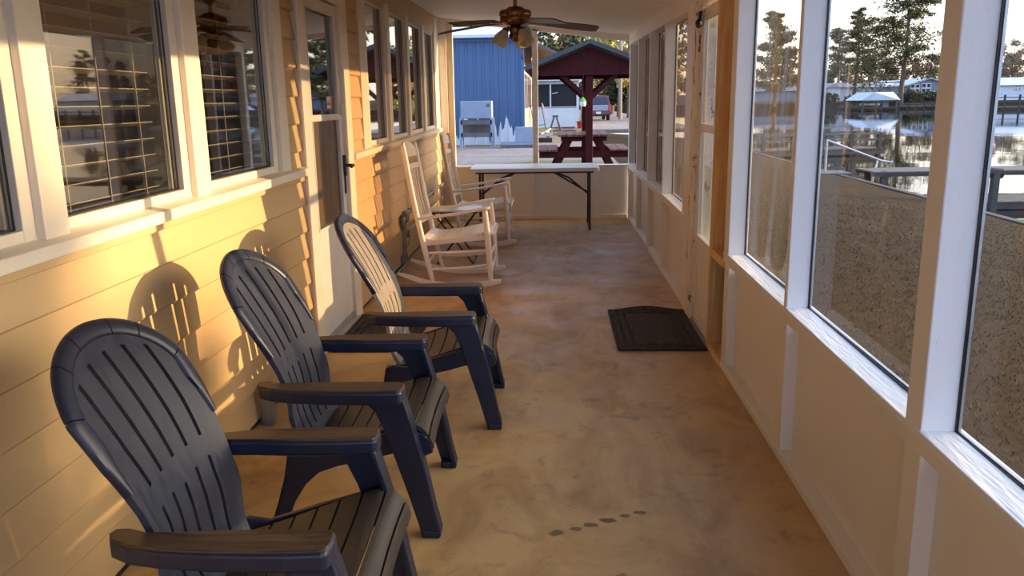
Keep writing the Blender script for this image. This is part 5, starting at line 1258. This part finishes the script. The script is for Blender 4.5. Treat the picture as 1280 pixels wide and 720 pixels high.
t = thing('lake_stair_rail', 'slim metal handrail leading down from the lawn to the long pier', 'handrail', (7.55, 23.5, -.66))
m = MB(); m.tube([(0, 0, -.1), (0, 0, .95)], .035, 8); m.tube([(0, 0, .95), (1.6, .2, .35), (1.9, .2, .30)], .03, 8); m.tube([(1.5, .2, .38), (1.25, .0, -.5)], .03, 8); m.build('rail_tube', M['alu'], t, smooth=True)
m = MB(); m.box((-.3, -.5, -.02), (.6, .5, .08)); m.build('step_landing', M['dock'], t)
t = thing('boat_cradle', 'black curved boat lift arm beside the low dark pier', 'boat lift', (8.25, 17.2, ZW))
m = MB(); m.tube(spline([(-.2, 0, -.3), (-.1, 0, .4), (.15, 0, .75), (.5, 0, .82), (.8, 0, .80)], 5), .10, 8); m.build('lift_arm', M['rubber'], t, smooth=True)
m = MB(); m.box((.6, -.1, -.4), (.72, .05, .85)); m.build('lift_post', M['dockdark'], t)

# ------------------------------------------------------------------ light
SKY = .80
w = bpy.data.worlds.new('sky'); SC.world = w; w.use_nodes = True; nt = w.node_tree; nt.nodes.clear()
out = nt.nodes.new('ShaderNodeOutputWorld'); bg = nt.nodes.new('ShaderNodeBackground'); nt.links.new(bg.outputs[0], out.inputs[0])
tc = nt.nodes.new('ShaderNodeTexCoord'); sx = nt.nodes.new('ShaderNodeSeparateXYZ'); nt.links.new(tc.outputs['Generated'], sx.inputs[0])
g = ramp(nt, sx.outputs['Z'], [(0.0, (.86, .74, .58)), (.05, (.88, .82, .70)), (.16, (.72, .82, .90)), (.45, (.36, .56, .95)), (1.0, (.26, .46, .95))])
dt = nt.nodes.new('ShaderNodeVectorMath'); dt.operation = 'DOT_PRODUCT'; nt.links.new(tc.outputs['Generated'], dt.inputs[0]); dt.inputs[1].default_value = Vector((1, .18, .15)).normalized()
gf = ramp(nt, dt.outputs['Value'], [(.62, (0, 0, 0)), (.80, (.25, .25, .25)), (.93, (.75, .75, .75)), (1.0, (1, 1, 1))])
mg = nt.nodes.new('ShaderNodeMix'); mg.data_type = 'RGBA'; nt.links.new(gf, mg.inputs['Factor']); nt.links.new(g, mg.inputs['A']); mg.inputs['B'].default_value = (4.6, 3.9, 2.9, 1)
rv = nt.nodes.new('ShaderNodeMapRange'); nt.links.new(sx.outputs['Y'], rv.inputs[0]); rv.inputs[1].default_value = .1; rv.inputs[2].default_value = -.8; rv.inputs[3].default_value = 0; rv.inputs[4].default_value = 1
mb = nt.nodes.new('ShaderNodeMix'); mb.data_type = 'RGBA'; nt.links.new(rv.outputs[0], mb.inputs['Factor']); nt.links.new(mg.outputs['Result'], mb.inputs['A']); mb.inputs['B'].default_value = (.60, .82, 1.30, 1)
nt.links.new(mb.outputs['Result'], bg.inputs[0]); bg.inputs[1].default_value = SKY
sd = Vector((1, .18, .148)).normalized()
sun = bpy.data.lights.new('sun', 'SUN'); so = bpy.data.objects.new('sun', sun); COL.objects.link(so)
sun.energy = 3.7; sun.color = (1, .66, .34); sun.angle = math.radians(.55)
so.rotation_euler = (-sd).to_track_quat('-Z', 'Y').to_euler(); so.location = (40, 8, 8)

SC.view_settings.view_transform = 'Standard'; SC.view_settings.look = 'None'; SC.view_settings.gamma = 1; SC.view_settings.exposure = 1.42
SC.view_settings.use_curve_mapping = False
SC.cycles.use_denoising = True
SC.cycles.max_bounces = 10; SC.cycles.diffuse_bounces = 6; SC.cycles.glossy_bounces = 5; SC.cycles.transparent_max_bounces = 24
SC.cycles.caustics_reflective = False; SC.cycles.caustics_refractive = False
SC.cycles.sample_clamp_indirect = 6
